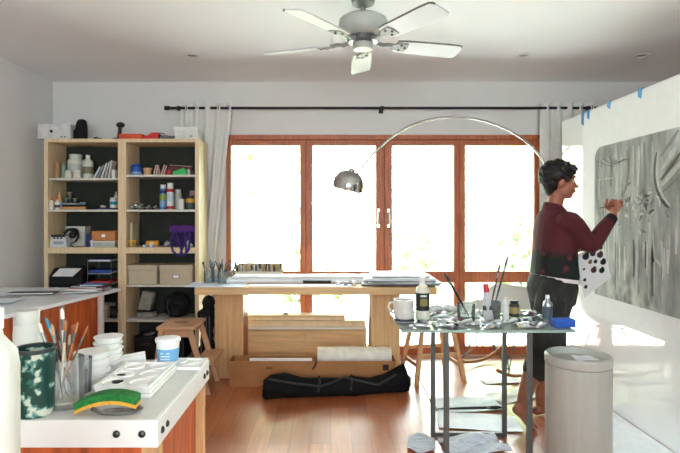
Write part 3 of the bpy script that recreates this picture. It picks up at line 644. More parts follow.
MB().tube([(-.05, -.09, .16), (-.06, -.105, .1), (-.03, -.1, .02)], .008).build('strap', BLACK, t, True); bx((-.03, -.098, .03), (.05, -.08, .1), .01).build('pocket', BCLOTH, t)
z = .08
for px, hh, lab in ((150, .2, 'black storage crate on the bookcase floor under the rolled bag'), (176, .26, 'black storage crate on the bookcase floor behind the step stool')):
    t = thing('storage_crate', lab, 'crate', on(px, z, 4.54)); MB().box((-.1, -.1, 0), (.1, .1, hh), .01).build('body', BLACK, t); bx((-.105, -.105, hh-.03), (.105, .105, hh+.002), .004).build('rim', BLACK, t); bx((-.04, -.107, hh-.08), (.04, -.1, hh-.055), .003).build('handle', mat('dark_grey', (50, 50, 52), .5), t)
t = thing('fabric_bundle', 'pale crumpled cloth on the front of the crate under the rolled bag', 'cloth', (X1(150), 4.47, .08+.204)); remesh('cloth', MB().ell((0, 0, .012), (.05, .03, .014)).ell((.03, .01, .022), (.03, .025, .014)), C(110, 106, 110, .8), .005, t)
# ---------------------------------------------------------------- step stool, backpack on the floor
def step_stool():
    PNK = mat('stool_wood', (208, 168, 132), .5, var=.05, scale=6, stretch=(.8, 6, 6))
    t = thing('step_stool', 'small wooden two step stool beside the worktable leg', 'step stool', (ax(184, 3.98), 3.98, 0))
    W2 = .18
    bx((-.155, -W2, .475), (.125, W2, .5), .006).build('seat', PNK, t)
    for y in (-W2+.01, W2-.035):
        MB().prism([(-.2, 0), (-.16, 0), (-.105, .475), (-.14, .475)], y, y+.028, 1).build('leg', PNK, t)
        MB().prism([(.205, 0), (.24, 0), (.105, .475), (.065, .475)], y, y+.028, 1).build('leg', PNK, t)
    bx((-.135, -W2+.03, .42), (.1, -W2+.045, .475)).build('apron', PNK, t); bx((-.135, W2-.05, .42), (.1, W2-.035, .475)).build('apron', PNK, t)
    bx((.12, -W2-.005, .225), (.265, W2+.005, .248), .005).build('step', PNK, t)
    bx((-.07, -.012, .4995), (.03, .012, .5015), .001).build('hand_slot', mat('dark_slot', (70, 50, 36), .8), t)
step_stool()
t = thing('hanging_bag', 'black cloth bag slumped between bookcase and worktable', 'bag', (-1.03, 4.29, 0))
m = MB(); q = random.Random(3)
for k in range(16): m.ell((q.uniform(-.03, .03), q.uniform(-.04, .04), .07+.5*k/16), (.05, .055, .07))
m.ell((.02, 0, .6), (.055, .05, .06)); m.ell((-.04, 0, .5), (.035, .04, .04)); remesh('body', m, BCLOTH, .01, t)
for x in (-.02, .02, .045): MB().tube([(x, -.085, .5), (x+.005, -.095, .3), (x-.005, -.09, .1)], .006).build('strap', mat('grey_strap', (80, 82, 84), .7), t, True)
# ---------------------------------------------------------------- long worktable
WT = .766; WY0, WY1 = 3.98, 4.72; WX0, WX1 = ax(194.5, 3.98), ax(437, 3.98)
t = thing('worktable', 'long wooden worktable with panel legs under the windows', 'table', (0, 0, 0))
bx((WX0, WY0, WT-.058), (WX1, WY1, WT), .004).build('tabletop', OAKX, t)
for x0, x1 in ((ax(215, 4.2), ax(243, 4.2)), (ax(371.5, 4.2), ax(400, 4.2))):
    g = bx((x0, 4.2, 0), (x1, 4.235, WT-.058), .002).build('leg_panel', OAKZ, t)
    bx((x0, 4.44, 0), (x1, 4.475, WT-.058), .002).build('leg_panel', OAKZ, t)
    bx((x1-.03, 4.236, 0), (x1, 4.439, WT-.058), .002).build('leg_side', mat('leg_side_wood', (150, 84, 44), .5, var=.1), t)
# under the table
t = thing('low_cabinet', 'low wooden two door cabinet with white trim under the worktable', 'cabinet', (0, 4.55, 0))
cx0, cx1 = ax(246, 4.55)-.02, ax(369, 4.55); HC = .345
hx0, hx1 = -.765, .305
bx((hx0, -.005, 0), (hx1, .3, HC-.02)).build('body', OAKZ, t)
bx((hx0-.006, -.03, HC-.02), (hx1+.006, .3, HC), .002).build('top_panel', WHITE, t); bx((hx0-.006, -.02, 0), (hx0+.008, -.006, HC-.021)).build('side_trim', WHITE, t); bx((hx1-.008, -.02, 0), (hx1+.006, -.006, HC-.021)).build('side_trim', WHITE, t)
for a, b in ((hx0+.012, (hx0+hx1)/2-.002), ((hx0+hx1)/2+.002, hx1-.012)): bx((a, -.024, .01), (b, -.006, HC-.03), .002).build('door', OAKX, t)
for (x0, x1, y0, y1, z0, z1, m_, lab) in ((-.755, .30, 4.53, 4.68, HC, .40, C(216, 198, 164), 'long pale board lying on the low cabinet'), (-.75, .12, 4.54, 4.67, .40, .445, C(206, 176, 132), 'shorter tan board topmost of the pile on low cabinet')):
    t = thing('wood_board', lab, 'board', ((x0+x1)/2, (y0+y1)/2, z0+.001)); hx, hy = (x1-x0)/2, (y1-y0)/2
    bx((-hx, -hy, 0), (hx, hy, z1-z0-.002), .002).build('board', m_, t); bx((-hx, -hy-.002, .003), (hx, -hy, (z1-z0)*.55)).build('edge_band', mat('edge_ply', (226, 208, 176), .6), t)
t = thing('tape_clip', 'small dark clip on the boards of the low cabinet', 'clip', (ax(286, 4.6), 4.58, .446)); MB().box((-.022, -.01, 0), (.022, .01, .01), .002).build('clip', BLACK, t); MB().tube([(-.01, 0, .01), (0, 0, .016), (.01, 0, .01)], .002, 6).build('lever', STEEL, t)
# cardboard trough with rolls
t = thing('cardboard_box', 'long low open cardboard box of paper rolls before the worktable', 'box', (ax(312.5, 4.0), 4.0, 0))
hw = (ax(396, 4.0)-ax(229.5, 4.0))/2; hz = .195; w_ = .008
bx((-hw, 0, 0), (hw, .17, w_)).build('bottom_panel', CARD, t)
bx((-hw, 0, w_), (hw, w_, hz)).build('front_panel', CARD, t); bx((-hw, .162, w_), (hw, .17, hz)).build('back_panel', CARD, t)
for x in (-hw, hw-w_): bx((x, w_, w_), (x+w_, .162, hz)).build('side_panel', CARD, t)
bx((hw-.10, -.002, hz-.07), (hw-.055, 0, hz-.025)).build('hand_hole', mat('hole_dark', (58, 34, 24), .9), t); bx((-hw+.28, -.002, hz-.06), (-hw+.335, 0, hz-.045)).build('tape_strip', mat('tape_brown', (120, 76, 44), .5), t)
MB().tube([(0.03, -.004, hz+.002), (.022, -.006, hz-.03), (.0, -.005, hz-.06)], .006).build('tie', BLACK, t, True)
t.location.y = 4.0
def roll(name, label, p0, p1, r, m_, core=CARD, cat='paper roll'):
    p0, p1 = Vector(p0), Vector(p1); d = p1-p0
    t = thing(name, label, cat, p0); t.rotation_mode = 'QUATERNION'; t.rotation_quaternion = d.to_track_quat('Z', 'Y'); L = d.length
    n = 24; ring = lambda rr, z: [Vector((rr*math.cos(2*PI*k/n), rr*math.sin(2*PI*k/n), z)) for k in range(n)]
    MB().rings([ring(r, 0), ring(r, L), ring(r*.62, L), ring(r*.62, 0)], closed=True).build('roll', m_, t, True)
    MB().rings([ring(r*.615, .002), ring(r*.615, L-.002), ring(r*.5, L-.002), ring(r*.5, .002)], closed=True).build('core', core, t, True)
    return t
roll('paper_roll', 'fat white paper roll rising from the long cardboard box', (ax(317.5, 4.08), 4.085, .22), (ax(391, 4.08), 4.085, .22), .064, mat('roll_paper', (230, 228, 216), .7))
roll('paper_roll', 'thinner white roll lying inside the long cardboard box', (ax(250, 4.08), 4.07, .178), (ax(312, 4.08), 4.07, .178), .022, PAPER)
t = thing('pink_cloth', 'pink cloth hanging at the side of the worktable leg', 'cloth', (ax(368.5, 4.62), 4.62, 0)); MB().sheet((-.03, 0, .02), (.03, 0, .02), (.024, .01, .5), (-.02, .01, .5), .004, amp=.02).build('cloth', C(226, 160, 170, .8), t)
t.location = (ax(372, 4.62)-.0, 4.75, 0)
# black tripod bag on the floor
t = thing('tripod_bag', 'long black soft tripod bag lying on the wood floor', 'bag', (ax(336, 3.81), 3.81, 0), R(8))
prof = [(-.53, .045, .06, 0), (-.52, .07, .10, .005), (-.47, .078, .12, .02), (-.38, .075, .12, .025), (-.25, .062, .10, .01), (-.1, .055, .092, 0), (.05, .055, .095, -.01), (.12, .062, .1, -.012), (.25, .052, .085, 0), (.38, .058, .1, .012), (.46, .068, .13, .02), (.52, .072, .15, .025), (.55, .05, .1, .02)]
m = MB(); q = random.Random(5); rs = []
for x, hy, hh, dy in prof:
    rs.append([Vector((x+q.uniform(-.008, .008), dy+hy*math.cos(2*PI*k/18)*(1+q.uniform(-.07, .07)), max(0, hh*.64+hh*.74*math.sin(2*PI*k/18)*(1+q.uniform(-.1, .1))))) for k in range(18)])
m.rings(rs); remesh('body', m, mat('bag_nylon', (9, 9, 11), .8, var=.3, scale=25, bump=.7, spec=.25), .008, t, 3)
MB().tube([(-.49, -.04, .15), (-.3, -.07, .12), (-.12, -.064, .09), (.0, -.04, .12), (.06, -.02, .135), (.14, -.05, .12), (.3, -.06, .08), (.44, -.05, .15)], .009, 8).build('shoulder_strap', BLACK, t, True)
for x in (-.14, .1): MB().tube([(x, -.065, .05), (x+.01, -.05, .115), (x+.015, 0, .137), (x+.02, .05, .11)], .011).build('handle', BLACK, t, True)
bx((.53, -.03, .04), (.562, .06, .12), .012).build('end_cap', BLACK, t)
# things on the worktable
zt = WT+e
sheets = [(200, 4.12, .45, .3, 'blue white sheet of paper at bookcase end of the worktable', (214, 224, 236)), (300, 4.07, .8, .14, 'long white sheet along the front of the worktable', (232, 236, 240))]
for i, (px, y, w2, d2, lab, cc) in enumerate(sheets):
    t = thing('paper_sheet', lab, 'paper', (ax(px, y)+w2/2*(.6 if i == 0 else 0), y, zt), 0); MB().sheet((-w2/2, -d2/2+.02, 0), (w2/2, -d2/2, 0), (w2/2, d2/2, 0), (-w2/2, d2/2, 0), .003+.001*i).build('sheet', C(*cc), t)
bxs = [('drawing_board', 'long white board lying on the middle of the worktable', 226, 372, 4.20, 4.4, 0, .032, (236, 238, 240)), ('foam_board', 'second long white board lying on the first white board', 232, 366, 4.24, 4.42, .033, .05, (240, 240, 242))]
for nm, lab, p0, p1, y0, y1, z0, z1, cc in bxs:
    x0, x1 = ax(p0, y0), ax(p1, y0); t = thing(nm, lab, 'board', ((x0+x1)/2, (y0+y1)/2, zt+z0+.0035)); h_ = (x1-x0)/2; k = (y1-y0)/2
    bx((-h_, -k, 0), (h_, k, z1-z0), .003).build('board', C(*cc), t); bx((-h_, -k-.0015, .004), (h_, -k, .012)).build('edge_band', C(206, 212, 216), t)
roll('black_tube', 'short black tube lying before the white boards on the worktable', (ax(303, 4.17), 4.172, zt+.016), (ax(331, 4.17), 4.172, zt+.016), .012, BLACK, BLACK, 'tube')
roll('paper_roll', 'thin white paper roll lying on the far boards of the worktable', (ax(318, 4.46), 4.47, zt+.026), (ax(356, 4.46), 4.48, zt+.026), .024, PAPER)
for i, (px, y, lab, cc) in enumerate(((338, 4.1, 'small white pot on the worktable beside the black tube', (228, 230, 232)), (346, 4.08, 'small grey lid on the worktable beside the white pot', (150, 156, 166)), (354, 4.11, 'little white dish on the worktable before the paper stack', (230, 232, 236)))):
    vessel('tub', 'paint_pot', lab, 'pot', (ax(px, y), y, zt+.0045), .02, .026, C(*cc), C(*cc))
# portfolio/paper stack with dark edges
t0 = [(362, 437, 4.05, 4.5, 0, .012, (206, 212, 220), 'grey white portfolio at the bottom of the paper stack'), (368, 443, 4.02, 4.45, .0135, .02, (96, 100, 104), 'dark thin portfolio second in the paper stack on worktable'), (364, 436, 4.1, 4.5, .0215, .045, (230, 232, 236), 'thick white paper pad third in the paper stack'), (372, 430, 4.15, 4.52, .0465, .065, (240, 241, 244), 'white curling paper topmost of the paper stack')]
for p0, p1, y0, y1, z0, z1, cc, lab in t0:
    x0, x1 = ax(p0, y0), ax(p1, y0); t = thing('paper_pad', lab, 'paper stack', ((x0+x1)/2, (y0+y1)/2, zt+z0+.005)); h_, k = (x1-x0)/2, (y1-y0)/2
    bx((-h_, -k, 0), (h_, k, z1-z0), .001).build('pages', C(*cc), t); bx((-h_, -k-.001, -.0), (h_, -k+.004, .004)).build('binding', C(80, 84, 90), t)
roll('black_marker_tube', 'grey tube lying along the front of the paper stack', (ax(372, 4.0), 4.005, zt+.02), (ax(440, 4.0), 4.005, zt+.015), .0095, C(120, 122, 126), BLACK, 'tube')
# brush pots at bookcase end
q = random.Random(11)
pots = [(209, 4.24, 'glass jar of brushes nearest the bookcase on the worktable'), (216, 4.33, 'glass jar of brushes standing behind the nearest one to bookcase'), (223, 4.22, 'glass jar of brushes in the middle of the worktable group'), (230, 4.33, 'glass jar of brushes beside the tan carton')]
for i, (px, y, lab) in enumerate(pots):
    x = ax(px, y); t = thing('glass_jar', lab, 'jar', (x, y, zt+.004)); r_ = .04
    MB().lathe([(0, 0), (r_, 0), (r_, .095), (r_-.003, .095), (r_-.003, .005), (0, .005)], seg=18).build('jar', JARG, t, True); MB().lathe([(r_-.0035, .006), (r_-.0035, .03)], seg=18).build('water', mat('jar_water', (110, 150, 170), .2), t, True)
    for k in range(8):
        a = q.uniform(0, 6.28); b0 = Vector((x+.012*math.cos(a), y+.012*math.sin(a), zt+.04)); tp = b0+Vector((.045*math.cos(a), .03*math.sin(a), q.uniform(.10, .15)))
        brush('thin brush in a jar at bookcase end of the worktable', b0, tp, .0032, [C(30, 30, 34), C(40, 90, 130), C(60, 62, 70), C(70, 120, 150), C(210, 210, 206)][k % 5], [BLACK, C(70, 130, 170), C(40, 40, 40), C(120, 160, 180)][k % 4], group='brushes in worktable jars', bl=.02)
x0, x1 = ax(232, 4.3), ax(280, 4.3)
t = thing('cardboard_tray', 'open tan carton full of markers on the worktable', 'box', ((x0+x1)/2, 4.50, zt+.001)); h_ = (x1-x0)/2
TAN = C(206, 176, 136)
bx((-h_, -.07, 0), (h_, .09, .005)).build('bottom_panel', TAN, t); bx((-h_, .085, .005), (h_, .09, .125)).build('back_panel', TAN, t); bx((-h_, -.07, .005), (h_, -.065, .07)).build('front_panel', C(214, 206, 190), t)
for x in (-h_, h_-.005): bx((x, -.065, .005), (x+.005, .085, .12)).build('side_panel', TAN, t)
for k in range(22):
    x = (x0+x1)/2-h_+.02+(2*h_-.04)*k/21; y = 4.50+q.uniform(-.045, .05); hh = q.uniform(.1, .135)
    t = thing('marker_pen', 'marker pen upright in the open tan carton', 'marker', (x, y, zt+.007), 0, 'markers in the tan carton'); t.rotation_euler = (q.uniform(-.15, .12), q.uniform(-.15, .15), 0)
    cc = [(30, 34, 40), (230, 230, 228), (50, 60, 80), (200, 206, 206), (20, 20, 22), (196, 150, 50), (140, 190, 210)][k % 7]
    MB().tube([(0, 0, 0), (0, 0, hh*.6)], .006).build('barrel', C(222, 224, 222) if k % 2 else C(*cc), t, True); MB().tube([(0, 0, hh*.6), (0, 0, hh)], [.0068, .006]).build('cap', C(*cc), t, True)
# ---------------------------------------------------------------- wooden stool behind glass table
t = thing('wooden_stool', 'plain wooden four legged stool behind the glass table', 'stool', (.82, 4.24, 0), R(12))
bx((-.15, -.14, .435), (.15, .14, .465), .008).build('seat', PINE, t)
for sx_ in (-1, 1):
    for sy in (-1, 1): MB().hexa([(sx_*.2-.016, sy*.18-.016, 0), (sx_*.2+.016, sy*.18-.016, 0), (sx_*.2+.016, sy*.18+.016, 0), (sx_*.2-.016, sy*.18+.016, 0)], [(sx_*.125-.016, sy*.115-.016, .436), (sx_*.125+.016, sy*.115-.016, .436), (sx_*.125+.016, sy*.115+.016, .436), (sx_*.125-.016, sy*.115+.016, .436)]).build('leg', PINE, t)
for sy in (-1, 1): bx((-.155, sy*.15-.009, .2), (.155, sy*.15+.009, .23), .003).build('stretcher', PINE, t)
for sx_ in (-1, 1): bx((sx_*.172-.009, -.135, .12), (sx_*.172+.009, .135, .15), .003).build('stretcher', PINE, t)
# ---------------------------------------------------------------- rocking shell chair
t = thing('rocking_chair', 'white shell rocking chair with wire base by the window', 'chair', (ax(501, 4.40), 4.40, 0), R(-55))
n = 20; rows = []
shape = [(-.30, .30, .50), (-.20, .31, .43), (-.05, .31, .405), (.08, .30, .41), (.17, .29, .46), (.23, .27, .55), (.27, .24, .64), (.285, .17, .695)]   # y front..back, half width, z
fine_ = []
for i in range(len(shape)-1):
    a0, a1, a2, a3 = (Vector(shape[max(0, min(len(shape)-1, j))]) for j in (i-1, i, i+1, i+2))
    for u in (0, .25, .5, .75): fine_.append(tuple(.5*((2*a1)+(a2-a0)*u+(2*a0-5*a1+4*a2-a3)*u*u+(3*a1-a0-3*a2+a3)*u**3)))
shape = fine_+[shape[-1]]
sst = lambda a, b, v: (lambda k_: k_*k_*(3-2*k_))(max(0, min(1, (v-a)/(b-a))))
m = MB()
for o_ in (0, .006):
    g = []
    for y, hw_, z in shape:
        row = []
        for k in range(n+1):
            u = -1+2*k/n; lift = abs(u)**2.6
            row.append(m.bm.verts.new((hw_*u, y-.11*lift*sst(.0, .22, y), z+.15*lift*(.15+.85*sst(-.31, -.1, y)*(1-sst(.1, .26, y)))-o_)))
        g.append(row)
    for a, b in zip(g, g[1:]):
        for i in range(n): m.bm.faces.new((a[i], a[i+1], b[i+1], b[i]))
m.build('shell_seat', mat('shell_white', (226, 228, 226), .4, var=.01), t, True, ang=180)
WIRE = mat('wire_metal', (110, 112, 112), .3, metal=.6)
for sx_ in (-1, 1):
    MB().tube([(sx_*.24, -.36+.72*k/12, .03+.12*(2*k/12-1)**2*.8) for k in range(13)], .014, 8).build('rocker', mat('rocker_wood', (178, 116, 66), .45), t, True)
    for y in (-.22, .22):
        MB().tube([(sx_*.10, y*.45, .40), (sx_*.24, y, .045+.1*(y/.36)**2)], .0055, 6).build('leg', WIRE, t, True)
        MB().tube([(sx_*.16, y*.1, .40), (sx_*.24, y, .05+.1*(y/.36)**2)], .0045, 6).build('brace_wire', WIRE, t, True)
        MB().tube([(-sx_*.10, y*.6, .40), (sx_*.24, y, .055+.1*(y/.36)**2)], .0045, 6).build('brace_wire', WIRE, t, True)
MB().tube([(-.2, .0, .17), (0, 0, .395), (.2, 0, .17)], .004, 6).build('brace_wire', WIRE, t, True)
MB().tube([(-.16, -.12, .402), (.16, -.12, .402), (.16, .12, .402), (-.16, .12, .402)], .006, 6, True).build('mount_ring', WIRE, t, True)
# ---------------------------------------------------------------- drafting desk along the wall
t = thing('wall_desk', 'white topped desk with reddish wood side along the wall', 'desk', (0, 0, 0))
DT = .75
m = MB(); m.hexa([(-2.58, 2.80, DT-.022), (-1.85, 2.965, DT-.022), (-1.636, 4.05, DT-.022), (-2.58, 4.12, DT-.022)], [(-2.58, 2.80, DT), (-1.85, 2.965, DT), (-1.636, 4.05, DT), (-2.58, 4.12, DT)]); m.build('desktop', mat('desk_white', (232, 236, 240), .3, var=.01), t)
def xe(y): return -1.85+(y-2.965)/(4.05-2.965)*(.214)
m = MB(); m.hexa([(-2.55, 3.15, 0), (xe(3.15)-.06, 3.15, 0), (xe(3.86)-.06, 3.86, 0), (-2.55, 3.86, 0)], [(-2.55, 3.15, DT-.023), (xe(3.15)-.06, 3.15, DT-.023), (xe(3.86)-.06, 3.86, DT-.023), (-2.55, 3.86, DT-.023)]); m.build('cabinet_body', REDW, t)
for y, wv, mm in ((3.90, .035, WHITE), (3.48, .03, mat('post_grey', (176, 160, 150), .5)), (3.12, .035, WHITE)):
    x = xe(y)-.05; bx((x-.03, y-wv/2, 0), (x+.008, y+wv/2, DT-.023), .003).build('leg', mm, t)
bx((-2.55, 3.88, 0), (-2.51, 3.92, DT-.023)).build('leg', WHITE, t); bx((-2.55, 3.1, 0), (-2.51, 3.14, DT-.023)).build('leg', WHITE, t)
zd = DT+e
for i, (x, y, w2, d2, rz, cc, lab) in enumerate(((-2.3, 3.82, .3, .2, .2, (228, 232, 238), 'white sheet furthest back on the white desk'), (-2.33, 3.55, .4, .1, .05, (150, 156, 160), 'grey rolled drawing along the middle of the white desk'), (-2.05, 3.92, .22, .16, -.3, (226, 230, 236), 'white sheet by the magazines on the white desk'), (-2.2, 3.4, .3, .2, .1, (222, 230, 242), 'bluish sheet on the nearer half of the white desk'))):
    t = thing('paper_sheet', lab, 'paper', (x, y, zd+.0015*i), rz); MB().sheet((-w2/2, -d2/2, 0), (w2/2, -d2/2, 0), (w2/2, d2/2, 0), (-w2/2, d2/2, 0), .002, amp=.006, seed=i).build('sheet', C(*cc), t)
t = thing('black_binder', 'thin black folder lying on the white desk', 'folder', (-2.13, 3.72, zd+.008), .1); bx((-.16, -.05, 0), (.16, .05, .01), .002).build('cover', C(60, 64, 66), t); bx((-.155, -.051, .002), (.155, -.045, .008)).build('pages', PAPER, t)
q = random.Random(21)
mags = [((-1.83, 3.86), .27, .2, .3, (70, 70, 66), 'dark magazine at the bottom of the desk pile'), ((-1.81, 3.87), .25, .19, -.1, (196, 196, 190), 'pale magazine second in the desk pile'), ((-1.80, 3.86), .24, .18, .15, (160, 46, 36), 'red magazine in the middle of the desk pile'), ((-1.79, 3.88), .22, .16, -.25, (36, 40, 44), 'black magazine above the red one in the desk pile'), ((-1.77, 3.89), .16, .13, .1, (40, 96, 180), 'blue brochure topmost of the desk pile')]
for i, (p, w2, d2, rz, cc, lab) in enumerate(mags):
    t = thing('magazine', lab, 'magazine', (p[0], p[1], zd+.005+.0102*i), rz); bx((-w2/2, -d2/2, 0), (w2/2, d2/2, .0095), .001).build('cover', mat('mag_%d' % i, cc, .35, scale=14, col2=tuple(min(255, int(v*.6+60)) for v in cc)), t); bx((-w2/2+.001, -d2/2-.0005, .002), (w2/2-.002, d2/2+.0005, .0075)).build('pages', PAPER, t)
# ---------------------------------------------------------------- glass table with steel frame
GT = .755
t = thing('glass_table', 'small glass topped table with square grey metal legs', 'table', (.775, 2.82, 0))
bx((-.425, -.27, GT-.012), (.425, .28, GT), .003).build('tabletop', TOPG, t)
MB().box((-.426, -.2715, GT-.0125), (.426, -.2695, GT-.0005)).box((-.4265, -.27, GT-.0125), (-.4245, .28, GT-.0005)).box((.4245, -.27, GT-.0125), (.4265, .28, GT-.0005)).build('glass_edge', mat('glass_edge', (150, 176, 166), .2), t)
LM = mat('table_metal', (92, 94, 92), .4, metal=.4, var=.04); k = .0125
fl, fr, fy0, fy1 = -.185, .24, -.16, .28
for x, y in ((fl, fy0), (fr, fy0), (fl+.018, fy1), (fr+.018, fy1)): bx((x-k, y-k-.001, 0), (x+k, y+k-.001, GT-.013), .002).build('leg', LM, t)
for y, o_ in ((fy0, 0), (fy1, .018)):
    bx((fl+o_+k, y-k, GT-.038), (fr+o_-k, y+k, GT-.0135), .002).build('top_rail', LM, t)
    bx((fl+o_+k, y-k, .004), (fr+o_-k, y+k, .026), .002).build('foot_rail', LM, t)
for x in (fl+.006, fr+.006): bx((x-k, fy0+k, GT-.038), (x+k, fy1-k-.002, GT-.0135), .002).build('side_rail', LM, t)
zg = GT+e; TY = 2.80
G = lambda px, y=TY: (ax(px, y), y, zg)
t = thing('mug', 'white mug with a handle at the edge of the glass table', 'mug', (ax(404, 2.74), 2.74, zg+.022))
MB().lathe([(0, 0), (.045, 0), (.052, .02), (.054, .098), (.05, .098), (.047, .02), (0, .008)], seg=24).build('cup', mat('mug_white', (214, 214, 208), .25), t, True)
MB().tube([(-.05, 0, .082), (-.074, 0, .08), (-.083, 0, .058), (-.072, 0, .034), (-.05, 0, .025)], .006).build('handle', mat('mug_white', (0, 0, 0)), t, True)
t = thing('lid_palette', 'dark paint smeared lid under the white mug', 'lid', (ax(404, 2.74), 2.74, zg)); MB().lathe([(0, 0), (.05, 0), (.056, .012), (.052, .021), (0, .02)], seg=20).build('lid', mat('smear', (70, 76, 92), .5, scale=40, col2=(24, 24, 30)), t, True); MB().lathe([(.054, .004), (.058, .006), (.055, .012)], seg=20, caps=False).build('rim', C(160, 164, 170), t, True)
vessel('bottle', 'medium_bottle', 'white bottle with black label beside the white mug', 'bottle', G(422.5, 2.82), .037, .225, mat('bottle_milk', (224, 222, 208), .3), C(214, 216, 210), [(.22, .64, mat('label_black', (22, 22, 22), .5))])
bq = MB().box((-.02, -.0388, .075), (.02, -.0378, .115)).build('label_print', C(120, 112, 60), bpy.data.objects['medium_bottle'])
bq2 = MB().box((-.018, -.0388, .125), (.016, -.0378, .134)).build('label_print', C(216, 216, 210), bpy.data.objects['medium_bottle'])
def tumbler(name, label, loc, r, h, fill=None, fh=.03, mt=None):
    t = thing(name, label, 'glass', loc); MB().lathe([(0, 0), (r*.9, 0), (r, h), (r-.003, h), (r*.9-.003, .006), (0, .006)], seg=22).build('glass', mt or JARG, t, True)
    if fill: MB().lathe([(0, .007), (r*.89-.004, .007), (r*.9-.002, fh), (0, fh)], seg=22).build('liquid', fill, t, True)
    return t
DW = mat('dark_wash', (44, 46, 52), .3)
tumbler('water_glass', 'clear water glass holding the long black brush', G(466, 2.80), .05, .085, DW, .022)
b0 = Vector(G(466.5, 2.80))+Vector((.018, 0, .012)); brush('long black brush leaning out of the water glass', b0, at(444.5, 273, 2.78), .0065, mat('brush_black', (24, 26, 34), .35), C(46, 46, 54), bl=.05)
tumbler('brush_jar', 'dark stained jar holding two tall brushes on the glass table', G(495, 2.86), .032, .09, DW, .05, mat('jar_dark', (58, 62, 62), .35, scale=30, col2=(110, 116, 112)))
b0 = Vector(G(494, 2.86))+Vector((0, 0, .055)); brush('tallest dark green brush in the stained jar', b0, at(508, 256, 2.88), .0055, C(34, 44, 44), C(60, 62, 60), bl=.06)
b0 = Vector(G(492, 2.86))+Vector((-.005, .008, .055)); brush('shorter dark red brush in the stained jar', b0, at(500, 264, 2.87), .005, C(96, 34, 32), C(70, 40, 36), bl=.05)
t = vessel('bottle', 'paint_tube', 'large upright white tube with red cap on the glass table', 'tube', G(488.5, 2.79), .022, .01, W)
for c_ in list(t.children): bpy.data.objects.remove(c_)
t.rotation_euler = (0, -.08, 0)
MB().rings([[Vector((a_*math.cos(2*PI*k/18), b_*math.sin(2*PI*k/18), z)) for k in range(18)] for z, a_, b_ in ((0, .030, .004), (.03, .026, .014), (.09, .021, .02), (.145, .02, .02), (.158, .013, .013))]).build('body', mat('tube_body', (196, 198, 200), .4, var=.04), t, True)
MB().lathe([(.0165, .15), (.0165, .192), (.014, .195)], seg=16).build('cap', C(186, 36, 48), t, True); MB().rings([[Vector(((.0225+.004*q_)*math.cos(2*PI*k/18), (.0195-.003*q_)*math.sin(2*PI*k/18), z)) for k in range(18)] for z, q_ in ((.055, 1), (.08, .3))]).build('paper_label', C(60, 62, 70), t, True)
vessel('bottle', 'paint_bottle', 'small white bottle in front of the stained brush jar', 'bottle', G(505.5, 2.80), .017, .122, W, C(214, 216, 214))
vessel('jar', 'paint_jar', 'dark lidded jar with gold label near the small white bottle', 'jar', G(514, 2.90), .028, .088, C(60, 56, 44), C(40, 40, 40), [(.2, .6, C(150, 134, 84))])
vessel('bottle', 'spray_bottle', 'silver bottle standing beside the blue box', 'bottle', G(547.5, 2.72), .0235, .145, mat('silver_bottle', (170, 178, 186), .2, metal=.6), C(214, 218, 222), [(.15, .6, C(70, 84, 96))])
t = thing('blue_box', 'bright blue small box at the end of the glass table', 'box', G(563, 2.63)); bx((-.052, -.03, 0), (.052, .03, .036), .003).build('body', C(24, 82, 176), t); bx((-.0525, -.0305, .03), (.0525, .0305, .04), .003).build('lid', C(30, 96, 196), t)
t = thing('paper_towel', 'crumpled white paper towel behind the tubes on the glass table', 'towel', G(438, 3.0)); m = MB(); q = random.Random(2)
for k_ in range(12): m.ell((q.uniform(-.08, .08), q.uniform(-.03, .03), q.uniform(.01, .035)), (q.uniform(.02, .04), .025, .018))
remesh('towel', m, mat('towel_white', (210, 214, 210), .8, var=.03), .006, t, 2)
q = random.Random(33); placed = []
def paint_tube(x, y, rz, L, cc, i):
    t = thing('paint_tube', 'crumpled silver paint tube among the heap on the glass table', 'paint tube', (x, y, zg+.0015), rz, 'paint tubes heaped on the glass table')
    bend = q.uniform(-.012, .012); a_ = []
    for u, hw_, hh in ((0, .019, .003), (.2, .018, .006), (.45, .015, .016), (.75, .0125, .022), (.93, .012, .022), (1, .006, .012)):
        xx = (u-.5)*L; a_.append([Vector((xx+q.uniform(-.002, .002), bend*math.sin(u*3)+hw_*math.cos(2*PI*k_/10), max(0, hh*.5+hh*.5*math.sin(2*PI*k_/10)+q.uniform(0, .003)))) for k_ in range(10)])
    MB().rings(a_).build('body', mat('tube_smudged', (90, 92, 96), .4, scale=40, col2=(190, 194, 198)) if i % 5 == 1 else SILV if i % 3 else mat('tube_white', (222, 222, 220), .35, scale=60, col2=(180, 186, 192)), t, True, ang=50)
    MB().tube([(L*.5, 0, .009), (L*.5+.016, 0, .009)], .0075, 8).build('cap', C(*cc), t, True)
    if i % 2 == 0: bx((-.1*L, -.0135, .004), (.2*L, -.012, .016)).build('colour_band', C(*cc), t)
caps = [(226, 226, 224), (30, 30, 32), (120, 124, 130), (210, 196, 150), (60, 70, 86), (226, 226, 224), (150, 70, 50)]
occupied = [(404, 2.74, .065), (422.5, 2.82, .05), (466, 2.80, .06), (495, 2.86, .045), (488.5, 2.79, .04), (505.5, 2.80, .03), (514, 2.9, .04), (547.5, 2.72, .035), (563, 2.63, .07)]
occ = [(ax(p, y), y, r_) for p, y, r_ in occupied]
n_ = 0; tries = 0
while n_ < 46 and tries < 4000:
    tries += 1; x, y = q.uniform(.40, 1.13), q.uniform(2.58, 2.98); L = q.uniform(.06, .1)
    if any((x-a_)**2+(y-b_)**2 < (r_+L*.45)**2 for a_, b_, r_ in occ): continue
    if any((x-a_)**2+(y-b_)**2 < .036**2 for a_, b_ in placed): continue
    placed.append((x, y)); paint_tube(x, y, q.uniform(0, 6.28), L, caps[n_ % 7], n_); n_ += 1
